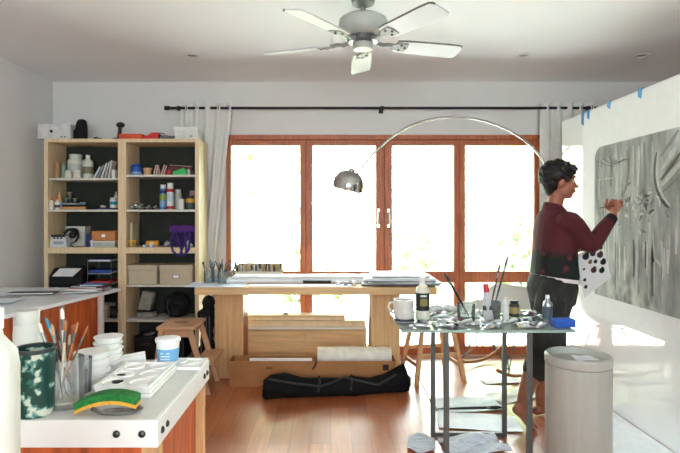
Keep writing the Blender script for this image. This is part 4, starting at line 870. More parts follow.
# ---------------------------------------------------------------- bin
t = thing('waste_bin', 'tall light grey round waste bin in front of the painter', 'bin', (ax(578, 2.68), 2.68, 0))
BING = mat('bin_grey', (176, 178, 170), .5, var=.035, scale=5, stretch=(6, 6, .5)); r_ = .158
MB().lathe([(0, 0), (r_-.006, 0), (r_, .01), (r_, .555), (r_-.004, .556), (r_-.004, .02), (0, .02)], seg=40).build('body', BING, t, True)
MB().lathe([(r_+.001, .558), (r_+.003, .562), (r_+.003, .597), (r_-.006, .606), (r_-.02, .604), (r_-.024, .58), (r_-.03, .562)], seg=40, caps=False).build('rim', mat('bin_rim', (182, 184, 178), .45, var=.02), t, True)
MB().lathe([(0, .565), (r_-.024, .57), (r_-.024, .574), (0, .578)], seg=40).build('lid', BING, t, True)
t2 = thing('paper_scrap', 'white paper scrap lying on the bin lid', 'paper', (ax(578, 2.68)+.015, 2.67, .5805)); MB().sheet((-.05, -.05, 0), (.07, -.04, 0), (.06, .05, 0), (-.03, .06, 0), .001, amp=.008).build('sheet', PAPER, t2)
# ---------------------------------------------------------------- painting on white paper
def painting_mat():
    m = bpy.data.materials.new('painting_grey'); m.use_nodes = True; nt = m.node_tree; b = nt.nodes['Principled BSDF']; L = nt.links.new; N = nt.nodes.new
    b.inputs['Roughness'].default_value = .8; b.inputs['Specular IOR Level'].default_value = .1
    tc = N('ShaderNodeTexCoord')
    def noise(scale, st, det=5):
        mp = N('ShaderNodeMapping'); mp.inputs['Scale'].default_value = st; nz = N('ShaderNodeTexNoise'); nz.inputs['Scale'].default_value = scale; nz.inputs['Detail'].default_value = det
        L(tc.outputs['Object'], mp.inputs[0]); L(mp.outputs[0], nz.inputs[0]); return nz.outputs[0]
    def ramp(i, stops):
        r = N('ShaderNodeValToRGB'); L(i, r.inputs[0]); el = r.color_ramp.elements
        while len(el) < len(stops): el.new(.5)
        for x, (p, v) in zip(el, stops): x.position = p; x.color = rgb((v, v, int(v*.965))) if not hasattr(v, '__len__') else rgb(v)
        return r.outputs[0]
    def mix(f, a, c, mode='MIX'):
        x = N('ShaderNodeMix'); x.data_type = 'RGBA'; x.blend_type = mode
        if isinstance(f, float): x.inputs[0].default_value = f
        else: L(f, x.inputs[0])
        L(a, x.inputs[6]); L(c, x.inputs[7]); return x.outputs[2]
    sp = N('ShaderNodeSeparateXYZ'); L(tc.outputs['Object'], sp.inputs[0])
    mr = N('ShaderNodeMapRange'); mr.inputs['From Min'].default_value = .40; mr.inputs['From Max'].default_value = .62; L(sp.outputs[2], mr.inputs[0])
    wob = noise(3, (1, 4, 1)); ad = N('ShaderNodeMath'); ad.operation = 'ADD'; L(mr.outputs[0], ad.inputs[0])
    sb = N('ShaderNodeMath'); sb.operation = 'MULTIPLY_ADD'; sb.inputs[1].default_value = 1.2; sb.inputs[2].default_value = -.6; L(wob, sb.inputs[0]); L(sb.outputs[0], ad.inputs[1])
    cl = N('ShaderNodeClamp'); L(ad.outputs[0], cl.inputs[0])
    low = ramp(noise(4, (1, 7, .35)), [(.3, (82, 82, 74)), (.5, (116, 116, 106)), (.62, (140, 140, 130)), (.74, (206, 206, 200))])
    up = ramp(noise(4, (1, 3.5, .9)), [(.3, (128, 130, 128)), (.5, (156, 158, 156)), (.7, (192, 194, 192))])
    base = mix(cl.outputs[0], low, up)
    vo = N('ShaderNodeTexVoronoi'); vo.inputs['Scale'].default_value = 14; mp = N('ShaderNodeMapping'); mp.inputs['Scale'].default_value = (1, 1.2, .8); L(tc.outputs['Object'], mp.inputs[0]); L(mp.outputs[0], vo.inputs[0])
    fl_ = ramp(vo.outputs[0], [(.1, 96), (.45, 150), (.7, 206)])
    # flower band in the middle of the canvas
    dv = N('ShaderNodeVectorMath'); dv.operation = 'DISTANCE'; dv.inputs[1].default_value = (0, -.62, .66); sc_ = N('ShaderNodeMapping'); L(tc.outputs['Object'], dv.inputs[0])
    mk = N('ShaderNodeMapRange'); mk.inputs['From Min'].default_value = .42; mk.inputs['From Max'].default_value = .12; L(dv.outputs['Value'], mk.inputs[0])
    m3 = N('ShaderNodeMath'); m3.operation = 'MULTIPLY'; m3.inputs[1].default_value = .7; L(mk.outputs[0], m3.inputs[0])
    base = mix(m3.outputs[0], base, fl_)
    L(base, b.inputs['Base Color'])
    return m
PY0 = 1.15
t = thing('painting', 'large grey dripping painting on white paper fixed to the partition', 'painting', (PX, 3.92, 0))
# sheet (paper) with rounded image on it; local y runs from 0 (far edge) towards the viewer
bx((-.004, PY0-3.92, .60), (-.0005, 0, 2.072)).build('paper_sheet', mat('paint_paper', (228, 228, 230), .8, var=.01, spec=.15), t)
ys0, ys1, z0, z1, rr = -.185, PY0-3.92+.15, .755, 1.80, .09
pts = [(ys0, z0), (ys0, z1-rr)]+[(ys0-rr+rr*math.cos(a*PI/12), z1-rr+rr*math.sin(a*PI/12)) for a in range(1, 7)]+[(ys1, z1), (ys1, z0)]
m = MB(); m.prism(pts, -.0065, -.0045, 0); im = m.build('painted_image', painting_mat(), t)
def stroke(pts, rad, cc, name='brush_stroke'):
    # flat raised line of paint: points (y, z)
    L_, R_ = [], []; P = [Vector((0, a_, b_)) for a_, b_ in pts]
    m = MB(); n = len(P); vl = []
    for i, p in enumerate(P):
        d = (P[min(i+1, n-1)]-P[max(i-1, 0)]).normalized(); nn = Vector((0, -d.z, d.y)); r_ = rad*(1 if 0 < i < n-1 else .4)
        vl.append((p+nn*r_, p-nn*r_))
    for x in (-.0085, -.0066):
        pass
    rs = [[Vector((-.0066, a_.y, a_.z)), Vector((-.0085, a_.y, a_.z)), Vector((-.0085, b_.y, b_.z)), Vector((-.0066, b_.y, b_.z))] for a_, b_ in vl]
    m.rings(rs); return m.build(name, mat('oil_%d' % cc[0], cc, .8, spec=.1), t)
def bez(p0, p1, p2, n=12): return [((1-u)**2*p0[0]+2*u*(1-u)*p1[0]+u*u*p2[0], (1-u)**2*p0[1]+2*u*(1-u)*p1[1]+u*u*p2[1]) for u in [k_/n for k_ in range(n+1)]]
def pp(px, py):
    Y = PX*F/(px-CX); return (Y-3.92, EYE-(py-CY)/F*Y)
D1, D2, L1_ = (100, 102, 98), (134, 136, 132), (190, 192, 188)
stroke(bez(pp(658, 152), pp(650, 190), pp(670, 208)), .009, D1); stroke(bez(pp(660, 152), pp(653, 188), pp(672, 206)), .006, L1_)
for a_, b_, w__, cc in (((684, 138), (663, 170), .022, (176, 178, 176)), ((684, 150), (662, 180), .012, D1), ((684, 160), (663, 186), .02, (180, 182, 180)), ((684, 172), (664, 192), .008, D2), ((680, 130), (662, 156), .012, D2)): stroke([pp(*a_), pp((a_[0]+b_[0])/2, (a_[1]+b_[1])/2), pp(*b_)], w__, cc)
for px_, y0_, y1_, w__, cc in ((622, 150, 196, .012, (178, 180, 178)), (634, 146, 182, .02, (170, 172, 170)), (645, 142, 200, .012, (140, 142, 140)), (612, 154, 186, .014, (136, 138, 136)), (603, 168, 224, .01, (176, 178, 176)), (654, 142, 170, .016, (164, 166, 164))): stroke([pp(px_, y0_), pp(px_+.6, (y0_+y1_)/2), pp(px_-.4, y1_)], w__, cc)
for k_ in range(6): stroke(bez(pp(598+k_*3, 160-k_), pp(607+k_*2, 166), pp(616+k_*3, 166-k_*2)), .004, (160, 162, 158) if k_ % 2 else D2)
stroke([pp(600, 180), pp(600, 200)], .008, L1_); stroke([pp(599, 180), pp(614, 178)], .008, L1_); stroke([pp(604, 186), pp(604, 208)], .004, D2)
for k_ in range(5): stroke([pp(596+k_*2.2, 160), pp(597+k_*2.2, 215)], .004, D2 if k_ % 2 else L1_)
stroke(bez(pp(628, 150), pp(632, 185), pp(622, 196)), .012, D2); stroke(bez(pp(640, 146), pp(641, 180), pp(636, 200)), .010, L1_)
q = random.Random(8)
for k_ in range(80):
    px, py = q.gauss(640, 13), q.gauss(206, 10); c_ = pp(min(max(px, 612), 674), min(max(py, 184), 232)); an = q.uniform(0, 3.1); L2 = q.uniform(.008, .03); dy_, dz_ = L2*math.cos(an), L2*math.sin(an)
    stroke([(c_[0]-dy_, c_[1]-dz_), (c_[0]+.004, c_[1]+.003), (c_[0]+dy_, c_[1]+dz_)], q.uniform(.004, .010), ((104, 106, 104), (190, 192, 190), (146, 148, 146), (170, 172, 170), (206, 208, 206))[k_ % 5])
for k_ in range(24):
    px = q.uniform(600, 678); y0 = q.uniform(225, 250); y1 = y0+q.uniform(15, 60); y1 = min(y1, 296); stroke([pp(px, y0), pp(px+.3, (y0+y1)/2), pp(px, y1)], q.uniform(.004, .012), (L1_, (196, 197, 190), D1, (206, 206, 200))[k_ % 4])
stroke([pp(650, 262), pp(650, 300)], .01, L1_); stroke(bez(pp(650, 264), pp(656, 254), pp(663, 268)), .01, L1_); stroke([pp(663, 266), pp(664, 304)], .012, L1_)
BT = C(70, 150, 206)
for i, (px, y_, ln, lab) in enumerate(((583, 3.985, .10, 'blue tape strip hanging lowest at far end of partition top'), (588.5, 3.86, .07, 'blue tape strip second along the partition top'), (609, 3.52, .05, 'blue tape piece third along the partition top'), (640, 3.17, .06, 'blue tape piece nearest the camera on the partition top'))):
    y = PX*F/(px-CX); t = thing('masking_tape', lab, 'tape', (PX-.006, y, PZ)); MB().hexa([(0, -.02, -ln), (0, .015, -ln+.02), (.002, .015, -ln+.02), (.002, -.02, -ln)], [(0, -.03, .004), (0, .012, .004), (.002, .012, .004), (.002, -.03, .004)]).box((0, -.03, .002), (.05, .012, .005)).build('strip', BT, t)
# ---------------------------------------------------------------- papers on the floor
def fpaper(px, py, w2, d2, rz, cc, lab, seed, name='paper_sheet', amp=.012, z=.001, mt=None):
    Y = EYE*F/(py-CY); t = thing(name, lab, 'paper', (ax(px, Y), Y, z), rz); MB().sheet((-w2/2, -d2/2, 0), (w2/2, -d2/2, 0), (w2/2, d2/2, 0), (-w2/2, d2/2, 0), .0015, 14, 10, amp, seed).build('sheet', mt or C(*cc), t); return t
NEWS = mat('newsprint', (232, 238, 246), .8, scale=26, stretch=(1, 9, 1), col2=(160, 168, 182))
fpaper(466, 405, .46, .27, .1, (226, 238, 252), 'large bluish paper sheet on floor below the glass table', 1)
fpaper(478, 423, .5, .26, -.15, (236, 243, 252), 'white sheet on floor just in front of the bluish sheet', 2, z=.004)
fpaper(474, 449, .34, .26, .1, (200, 206, 214), 'crumpled newspaper on floor nearest the camera', 3, 'newspaper', .06, .001, NEWS)
fpaper(421, 446, .15, .2, -.2, (196, 204, 214), 'second grey newspaper sheet beside the crumpled newspaper', 4, 'newspaper', .03, .004, NEWS)
fpaper(512, 397, .34, .2, .4, (232, 234, 236), 'white sheet on floor behind the near foot of painter', 5, z=.002)
fpaper(500, 381, .3, .16, .1, (234, 236, 238), 'small white sheet on floor below the rocking chair', 6, z=.003)
t = fpaper(640, 440, .42, 1.5, .0, (226, 229, 232), 'long white floor covering strip along the foot of the partition', 7, 'floor_paper', .01, .001); t.location = (1.682, 2.85, .001)
b0 = Vector((ax(437, 3.5), 3.48, .016)); brush('long black brush lying across the papers under the glass table', at(436, 415, 3.45)*0+Vector((ax(438, 3.48), 3.48, .022)), Vector((ax(502, 3.5), 3.50, .026)), .009, BLACK, BLACK, bl=.08)
t = thing('wooden_stick', 'thin dark stick propped on floor beside the glass table leg', 'stick', (ax(432, 3.62), 3.62, .004)); MB().tube([(.0, 0, 0), (-.04, .05, .08), (-.08, .12, .16)], .004, 6).build('stick', C(90, 76, 66), t, True); t.location.z = .005
# ---------------------------------------------------------------- near bench with white top
BX0, BX1, BY0_, BY1_, BZ = -1.45, -.437, 1.313, 1.866, .80
BT_ = mat('bench_top', (206, 206, 200), .4, var=.02); BF = mat('bench_fascia', (224, 224, 220), .45, var=.01)
t = thing('work_bench', 'white topped work bench with bolted fascia and red wood legs', 'bench', (0, 0, 0))
bx((BX0, BY0_+.012, BZ-.02), (BX1-.012, BY1_, BZ), .001).build('benchtop', BT_, t)
bx((BX0, BY0_, BZ-.068), (BX1, BY0_+.012, BZ+.001), .002).build('front_fascia', BF, t); bx((BX1-.012, BY0_+.0125, BZ-.068), (BX1, BY1_, BZ+.001), .002).build('side_fascia', BF, t)
BOLT = mat('bolt', (70, 70, 68), .35, metal=.8)
def bolt(p, rot):
    o = MB().lathe([(0, 0), (.0095, 0), (.009, .003), (.005, .006), (0, .0065)], seg=12).build('bolt', BOLT, t, True); o.location = p; o.rotation_euler = rot
for px in (116.5, 142): bolt((ax(px, BY0_), BY0_, BZ-.033), (PI/2, 0, 0))
for y in (1.345, 1.385, 1.79, 1.83): bolt((BX1, y, BZ-.035), (0, PI/2, 0))
for x0, x1, y0, y1, mm in ((BX1-.05, BX1-.013, BY0_+.02, BY0_+.08, PINE), (BX1-.045, BX1-.013, BY1_-.03, BY1_-.002, PINE), (BX0, BX0+.05, BY0_+.02, BY0_+.08, PINE), (BX0, BX0+.05, BY1_-.05, BY1_, PINE)): bx((x0, y0, 0), (x1, y1, BZ-.021), .002).build('leg', mm, t)
bx((BX1-.06, BY0_+.085, .1), (BX1-.04, BY1_-.035, BZ-.021)).build('side_panel', REDW, t); bx((BX0+.05, BY0_+.03, .1), (BX1-.051, BY0_+.05, BZ-.021)).build('front_panel', REDW, t)
zb = BZ+e
NB = lambda px, y: (ax(px, y), y, zb)
SPL = mat('paint_splatter', (20, 62, 54), .35, scale=34, col2=(198, 204, 186))
el = [n for n in SPL.node_tree.nodes if n.type == 'VALTORGB'][0].color_ramp.elements; el[0].position = .5; el[1].position = .6; x_ = el.new(.55); x_.color = rgb((64, 130, 120))
t = thing('glass_jar', 'paint splattered dark green glass jar on the near bench', 'jar', NB(35, 1.36)); r_ = .049
MB().lathe([(0, 0), (r_*.86, 0), (r_*.9, .01), (r_, .168), (r_+.002, .172), (r_-.004, .172), (r_*.86, .012), (0, .012)], seg=28).build('jar', SPL, t, True)
MB().rings([[Vector((rr_*math.cos(2*PI*k_/28), rr_*math.sin(2*PI*k_/28), z)) for k_ in range(28)] for rr_, z in ((r_+.003, .164), (r_+.003, .174), (r_-.005, .174), (r_-.005, .164))], closed=True).build('rim', mat('jar_rim', (40, 52, 50), .3), t, True)
MB().lathe([(0, .013), (r_*.88-.002, .013), (r_*.93, .12), (0, .12)], seg=20).build('liquid', C(60, 90, 84), t, True)
MILK = mat('jug_white', (198, 198, 188), .5, var=.01)
t = thing('bar_stool', 'high round stool carrying the tall white bottle before the bench', 'stool', (-.60, .885, 0)); MB().lathe([(0, .83), (.105, .83), (.11, .84), (.11, .853), (0, .858)], seg=28).build('seat', PINE, t, True)
for a_ in range(4): an = a_*PI/2+.6; MB().tube([(.1*math.cos(an), .1*math.sin(an), .835), (.18*math.cos(an), .18*math.sin(an), 0)], .015).build('leg', PINE, t, True)
MB().tube([(.145*math.cos(2*PI*k_/20), .145*math.sin(2*PI*k_/20), .3) for k_ in range(20)], .008, 8, True).build('foot_ring', STEEL, t, True)
vessel('bottle', 'plastic_bottle', 'tall white bottle standing on its own high stool nearest the camera', 'bottle', (ax(16.5, .9)-.043, .9, .859), .043, .300, MILK, WHITE, seg=32)
vessel('jar', 'plastic_canister', 'white canister with sloping shoulder behind the splattered green jar', 'canister', NB(28, 1.60), .041, .226, MILK, MILK, seg=28)
t = thing('glass_jar', 'clear glass jar of paintbrushes beside the splattered green jar', 'jar', NB(66, 1.42)); r_ = .046
MB().lathe([(0, 0), (r_*.95, 0), (r_, .01), (r_, .13), (r_-.003, .13), (r_-.003, .012), (0, .012)], seg=28).build('jar', CLRP, t, True)
MB().lathe([(0, .013), (r_-.005, .013), (r_-.005, .02), (0, .021)], seg=24).build('sediment', C(190, 180, 140), t, True)
x0, y0 = ax(66, 1.42), 1.42; bc = lambda px, py, y=1.42: at(px, py, y)
BR = [((.012, -.01), (38, 322), (60, 96, 72), (206, 196, 180), 'green handled brush with pale bristles leaning furthest in the brush jar', .0048),
      ((.02, .01), (46, 318), (30, 32, 40), (30, 120, 140), 'black brush with teal bristles in the brush jar', .005),
      ((.0, -.02), (52, 324), (40, 44, 46), (176, 140, 96), 'dark brush with tan bristles in the brush jar', .0045),
      ((-.004, .012), (62, 308), (230, 228, 220), (226, 220, 208), 'tallest white brush in the middle of the brush jar', .0055),
      ((-.01, -.015), (66, 320), (214, 200, 172), (160, 100, 56), 'cream handled brush with brown bristles in the brush jar', .005),
      ((.004, .02), (73, 324), (150, 84, 44), (130, 70, 40), 'reddish brown brush in the brush jar', .0045),
      ((-.02, .0), (78, 322), (180, 110, 56), (170, 112, 70), 'orange wooden brush in the brush jar', .004),
      ((-.024, -.008), (88, 326), (96, 84, 66), (150, 100, 60), 'slim brush leaning furthest from the green jar', .0032),
      ((.015, .022), (56, 330), (24, 90, 60), (60, 50, 44), 'short dark green brush in the brush jar', .0042),
      ((-.012, .018), (70, 334), (30, 30, 32), (200, 180, 150), 'short black brush with light bristles in the brush jar', .004)]
for (dx, dy), (px, py), hc, bc_, lab, rad in BR:
    b0 = Vector((x0+dx*.9, y0+dy*.9, zb+.024)); tp = at(px, py, y0+dy*.6); brush(lab, b0, tp, rad*.72, C(*hc), C(*bc_), bl=.03)
tumbler('small_tumbler', 'small clear tumbler holding dark paint behind the brush jar', NB(82, 1.53), .028, .10, DW, .07, CLRP)
# sponge brush on clear dish
t = thing('clear_dish', 'clear oval plastic dish below the green and yellow sponge', 'dish', NB(117, 1.372)); MB().lathe([(0, 0), (.055, 0), (.068, .008), (.066, .009), (.054, .003), (0, .003)], (0, 0, 0), 28, True, 1, .5).build('dish', CLRP, t, True); MB().lathe([(.066, .007), (.069, .009), (.066, .01)], (0, 0, 0), 28, False, 1, .5).build('rim', CLRP, t, True)
t = thing('sponge', 'green topped yellow curved sponge on a clear dish', 'sponge', (ax(108, 1.365), 1.365, zb+.0042), .05)
def arc_slab(z0, z1): return [[Vector((x, yy, zz+.018*(1-(x/.078)**2)*k_+(.012*(x+.078)/.156)*(1))) for yy, zz, k_ in ((-.022, z0, 1), (.022, z0, 1), (.022, z1, 1), (-.022, z1, 1))] for x in [-.078+.156*i/12 for i in range(13)]]
MB().rings(arc_slab(0, .009)).build('sponge_base', mat('sponge_yellow', (214, 160, 52), .9, scale=80, bump=.6), t); MB().rings(arc_slab(.0092, .027)).build('scourer', mat('sponge_green', (26, 112, 46), .9, scale=90, var=.15, bump=.6), t)
# palette trays: flat white trays with round wells
def well_tray(name, label, x0, x1, y0, y1, z, rz=0, wells=(2, 3), h=.011):
    c = ((x0+x1)/2, (y0+y1)/2, z); hx, hy = (x1-x0)/2, (y1-y0)/2
    t = thing(name, label, 'tray', c, rz); bx((-hx, -hy, 0), (hx, hy, h*.45), .002).build('base', PLAST, t)
    m = MB()
    for a_, b_ in (((-hx, -hy), (hx, -hy+.005)), ((-hx, hy-.005), (hx, hy)), ((-hx, -hy+.005), (-hx+.005, hy-.005)), ((hx-.005, -hy+.005), (hx, hy-.005))): m.box((a_[0], a_[1], h*.45), (b_[0], b_[1], h))
    m.build('rim', PLAST, t)
    for i in range(wells[0]):
        for j in range(wells[1]):
            wx = -hx+(i+.5)*2*hx/wells[0]; wy = -hy+(j+.5)*2*hy/wells[1]; rr_ = min(hx/wells[0], hy/wells[1])*.8
            MB().lathe([(rr_, h*.45), (rr_, h*.95), (rr_*.93, h*.95), (rr_*.8, h*.55), (0, h*.5)], (wx, wy, 0), 20).build('well', PLAST, t, True)
    return t
tx0, tx1, ty0, ty1 = ax(93, 1.47), ax(150, 1.47), 1.475, 1.72
well_tray('palette_tray', 'white welled palette tray at the bottom of the near stack', tx0, tx1, ty0, ty1, zb); well_tray('palette_tray', 'white welled palette tray in the middle of the near stack', tx0+.002, tx1-.002, ty0+.004, ty1+.003, zb+.0115)
t = well_tray('palette_tray', 'white welled palette tray topmost of stack with dark paint in it', tx0-.002, tx1-.005, ty0+.002, ty1, zb+.023)
for px_, py_, s_ in ((-.03, -.07, .02), (-.045, -.01, .014), (-.03, -.085, .012)): MB().ell((px_, py_, .0075), (s_, s_*.5, .0025)).build('paint_dab', BLACK, t, True)
well_tray('palette_tray', 'white welled tray lying beyond the palette stack under the tub', ax(150, 1.72)-.02, ax(196, 1.72)+.01, 1.735, 1.85, zb, 0, (3, 2))
vessel('tub', 'yogurt_tub', 'white plastic tub with blue label on the near bench', 'tub', (ax(168, 1.78), 1.78, zb+.0115), .04, .088, PLAST, WHITE, [(.12, .62, C(106, 164, 206))], seg=28)
t = bpy.data.objects['yogurt_tub']
m = MB(); 
for zz in (.02, .03, .04): m.box((-.014, -.0362, zz), (.016, -.0335, zz+.004))
m.build('label_print', C(200, 214, 226), t)
# stacked containers
for i, (px, y, n, r_, h, lab) in enumerate(((92, 1.62, 5, .05, .018, 'stack of shallow white plastic containers behind brush jar'), (108, 1.74, 6, .044, .018, 'taller stack of white plastic containers further back'))):
    for k_ in range(n):
        nm = ('lowest', 'second lowest', 'third from bottom', 'fourth from bottom', 'fifth from bottom', 'topmost')
        w_ = nm[k_] if k_ < n-1 else 'topmost'
        t = thing('plastic_container', 'white shallow container, %s in the %s' % (w_, 'stack behind the brush jar' if i == 0 else 'taller stack further back'), 'container', (ax(px, y)+.002*(k_ % 2), y, zb+k_*(h+.0012)), .1*k_)
        MB().lathe([(0, 0), (r_*.9, 0), (r_, h*.8), (r_*1.06, h*.85), (r_*1.06, h), (0, h)], seg=24).build('body', PLAST, t, True)
        MB().lathe([(r_*1.062, h*.84), (r_*1.075, h*.9), (r_*1.062, h)], seg=24, caps=False).build('rim', WHITE, t, True)
t = thing('plastic_cutlery_tray', 'narrow white trough leaning beside the palette stack', 'tray', (ax(128, 1.78), 1.785, zb+.004), .5); t.rotation_euler = (0, -.12, .35)
m = MB(); m.rings([[Vector((x, .028*k_, z)) for k_, z in ((-1, .03), (-.7, .004), (.7, .004), (1, .03), (.9, .03), (.6, .008), (-.6, .008), (-.9, .03))] for x in (-.055, .055)]); m.build('trough', PLAST, t); bx((-.057, -.03, .004), (-.053, .03, .03), .001).build('end_wall', PLAST, t); bx((.053, -.03, .004), (.057, .03, .03), .001).build('end_wall', PLAST, t)
t = thing('green_glass_dish', 'pale green glass block at the back of the bench', 'dish', NB(120, 1.835)); MB().box((-.05, -.015, 0), (.05, .015, .022), .005).build('dish', mat('green_glass', (140, 180, 160), .2), t); bx((-.045, -.012, .0222), (.045, .012, .025), .001).build('lid', mat('green_lid', (120, 160, 140), .3), t)
# ---------------------------------------------------------------- the painter
def person():
    O = Vector((1.42, 3.33, 0)); ca = R(8); Fw = Vector((math.cos(ca), math.sin(ca), 0)); Rt = Vector((Fw.y, -Fw.x, 0)); Z = Vector((0, 0, 1))
    root = thing('person', 'person painting at the partition in dark red sweater and dark shorts, holding paper palette', 'person', O)
    P = lambda f, r, z: Fw*f+Rt*r+Z*z             # local to root
    W_ = lambda v: Vector(v)-O                    # world -> local
    SKIN = mat('skin', (158, 100, 76), .5, var=.03, scale=30); HAIR = mat('hair', (10, 7, 6), .6, var=.3, scale=60, bump=.4)
    def ring(f, r, z, a, b, tf=0, n=20, pw=1): return [P(f+a*math.cos(2*PI*k/n), r+b*math.sin(2*PI*k/n), z+tf*a*math.cos(2*PI*k/n)) for k in range(n)]
    def limb(m, pts, rad, seg=14):
        pts = [Vector(p) for p in pts]; fine, fr = [], []
        for i in range(len(pts)-1):
            p0, p1, p2, p3 = pts[max(i-1, 0)], pts[i], pts[i+1], pts[min(i+2, len(pts)-1)]
            for k in range(4):
                u = k/4; fine.append(.5*((2*p1)+(p2-p0)*u+(2*p0-5*p1+4*p2-p3)*u*u+(3*p1-p0-3*p2+p3)*u**3)); fr.append(rad[i]*(1-u)+rad[i+1]*u)
        fine.append(pts[-1]); fr.append(rad[-1]); m.tube(fine, fr, seg)
        m.ell(fine[0], (fr[0],)*3); m.ell(fine[-1], (fr[-1],)*3)
    # key joints
    hipR, kneeR, ankR = P(-.03, .085, .86), P(-.125, .10, .47), P(-.262, .10, .155)
    hipL, kneeL, ankL = P(.0, -.085, .86), P(.045, -.09, .47), P(-.025, -.10, .085)
    shR, elR = P(.02, .16, 1.275), W_((1.60, 3.20, 1.135))
    haR = W_((1.80, 3.30, 1.378)); wrR = W_((1.775, 3.275, 1.31))
    shL, elL = P(.055, -.155, 1.27), P(.06, -.23, 1.03)
    haL = W_((1.615, 3.40, 1.10)); wrL = W_((1.565, 3.43, 1.075))
    # ---- body
    m = MB()
    m.rings([ring(-.01, 0, .78, .10, .14), ring(-.012, 0, .86, .115, .165), ring(0, 0, .98, .09, .135), ring(.005, 0, 1.10, .095, .14), ring(.012, 0, 1.2, .095, .14), ring(.01, 0, 1.25, .08, .125), ring(.005, 0, 1.30, .05, .075), ring(.004, 0, 1.345, .045, .05)])
    limb(m, [P(.004, 0, 1.30), P(.012, 0, 1.38), P(.03, 0, 1.45)], [.05, .049, .05])
    limb(m, [shR, (shR+elR)/2, elR, (elR+wrR)/2, wrR], [.052, .044, .037, .036, .026]); limb(m, [shL, (shL+elL)/2, elL, (elL+wrL)/2, wrL], [.052, .044, .037, .034, .025])
    limb(m, [hipR, (hipR*.5+kneeR*.5), kneeR, kneeR*.55+ankR*.45+P(-.015, 0, 0), ankR], [.09, .075, .055, .056, .034]); limb(m, [hipL, (hipL+kneeL)/2, kneeL, kneeL*.6+ankL*.4+P(-.015, 0, 0), ankL], [.09, .075, .055, .056, .034])
    # feet: near foot on its toes, far foot flat
    def foot(heel, ball, toe, rr, side):
        limb(m, [heel, heel*.5+ball*.5+Z*.012, ball], [.03, .033, .032])
        d = (toe-ball); L = d.length
        for k in range(5):
            o = rr*(-.034+.017*k)*side; ln = (1.0, .98, .9, .8, .68)[k]
            limb(m, [ball+o*.8, ball+o+d*.55*ln+Z*.006, ball+o+d*ln], [.017 if k == 0 else .014, .013 if k == 0 else .0105, .0125 if k == 0 else .0095], 8)
    foot(P(-.295, .10, .125), P(-.215, .10, .045), P(-.172, .10, .014), Rt, 1); limb(m, [ankR, P(-.285, .10, .135)], [.034, .03]); limb(m, [ankR, P(-.225, .10, .075)], [.035, .032])
    foot(P(-.055, -.10, .034), P(.10, -.115, .026), P(.155, -.12, .013), Rt, -1); limb(m, [ankL, P(.01, -.105, .05)], [.034, .032])
    # head
    hc = P(.05, 0, 1.535); Fh = Matrix.Rotation(R(-17), 3, 'Z') @ Fw; Rh = Matrix.Rotation(R(-17), 3, 'Z') @ Rt; HM = Matrix((Fh, -Rh, Z)).transposed(); E_ = Matrix.Rotation(R(4), 3, 'Y'); HM = HM @ E_
    h = lambda x, y, z: hc+HM @ Vector((x, y, z))
    m.ell(h(-.012, 0, .02), (.093, .073, .093), HM, 20); m.ell(h(.03, 0, -.035), (.062, .056, .075), HM, 20)
    m.ell(h(.055, 0, -.088), (.026, .026, .02), HM); m.ell(h(.018, 0, -.068), (.05, .05, .035), HM)
    m.rings([[h(.083, -.006, .022), h(.083, .006, .022), h(.078, .008, .01)], [h(.099, -.008, -.008), h(.099, .008, -.008), h(.088, .012, -.014)], [h(.113, -.009, -.026), h(.113, .009, -.026), h(.085, .016, -.03)], [h(.09, -.01, -.036), h(.09, .01, -.036), h(.08, .01, -.036)]])
    m.ell(h(.103, 0, -.026), (.014, .014, .010), HM)
    m.ell(h(.084, 0, -.053), (.013, .022, .006), HM); m.ell(h(.083, 0, -.063), (.012, .02, .006), HM); m.ell(h(.078, 0, .034), (.014, .045, .01), HM)
    for s in (-1, 1):
        m.ell(h(-.008, s*.072, -.012), (.018, .008, .03), HM @ Matrix.Rotation(R(12), 3, 'Y')); m.ell(h(.06, s*.036, -.02), (.02, .018, .02), HM)
    # hands
    def hand(wr, pc, dirv, nrm, curl, thumb_side, scale=1.0):
        d = dirv.normalized(); n = (nrm-d*nrm.dot(d)).normalized(); s = d.cross(n)*thumb_side   # s = towards the thumb side
        m.ell(pc, (.045*scale, .036*scale, .016*scale), Matrix((d, s, n)).transposed()); limb(m, [wr, pc-d*.02], [.025, .02], 10)
        for k in range(4):
            o = s*(.027-.018*k); ln = (.92, 1.0, .94, .76)[k]*.074*scale; p0 = pc+d*.032+o; a = curl[k]; seg = ln/2.6; pts = [p0-d*.02, p0]; cur = d; ax_ = s
            for j in range(3):
                cur = Matrix.Rotation(a*(1 if thumb_side > 0 else -1), 3, ax_) @ cur; pts.append(pts[-1]+cur*seg*(1.15, .9, .75)[j])
            limb(m, pts, [.0095, .0098, .0088, .0082, .007], 8)
        p0 = pc-d*.02+s*.025; q1 = p0+s*.022+d*.02-n*.012; q2 = q1+d*.026-n*.016-s*.008; limb(m, [p0, q1, q2, q2+d*.015-n*.004-s*.006], [.014, .0115, .0095, .0075], 8)
        return d, s, n
    # right hand: raised, back of hand outward, fingers curled round the brush
    dR = (haR-wrR).normalized(); hand(wrR, haR-dR*.006, dR*.6+Z*.6, Vector((.75, .6, -.1)), (R(52), R(60), R(66), R(70)), 1, 1.1)
    dL = (haL-wrL).normalized(); hand(wrL, haL-dL*.005, dL, Vector((-.1, .75, .6)), (R(40), R(44), R(48), R(50)), 1, .95)
    remesh('body', m, SKIN, .0052, root, 3)
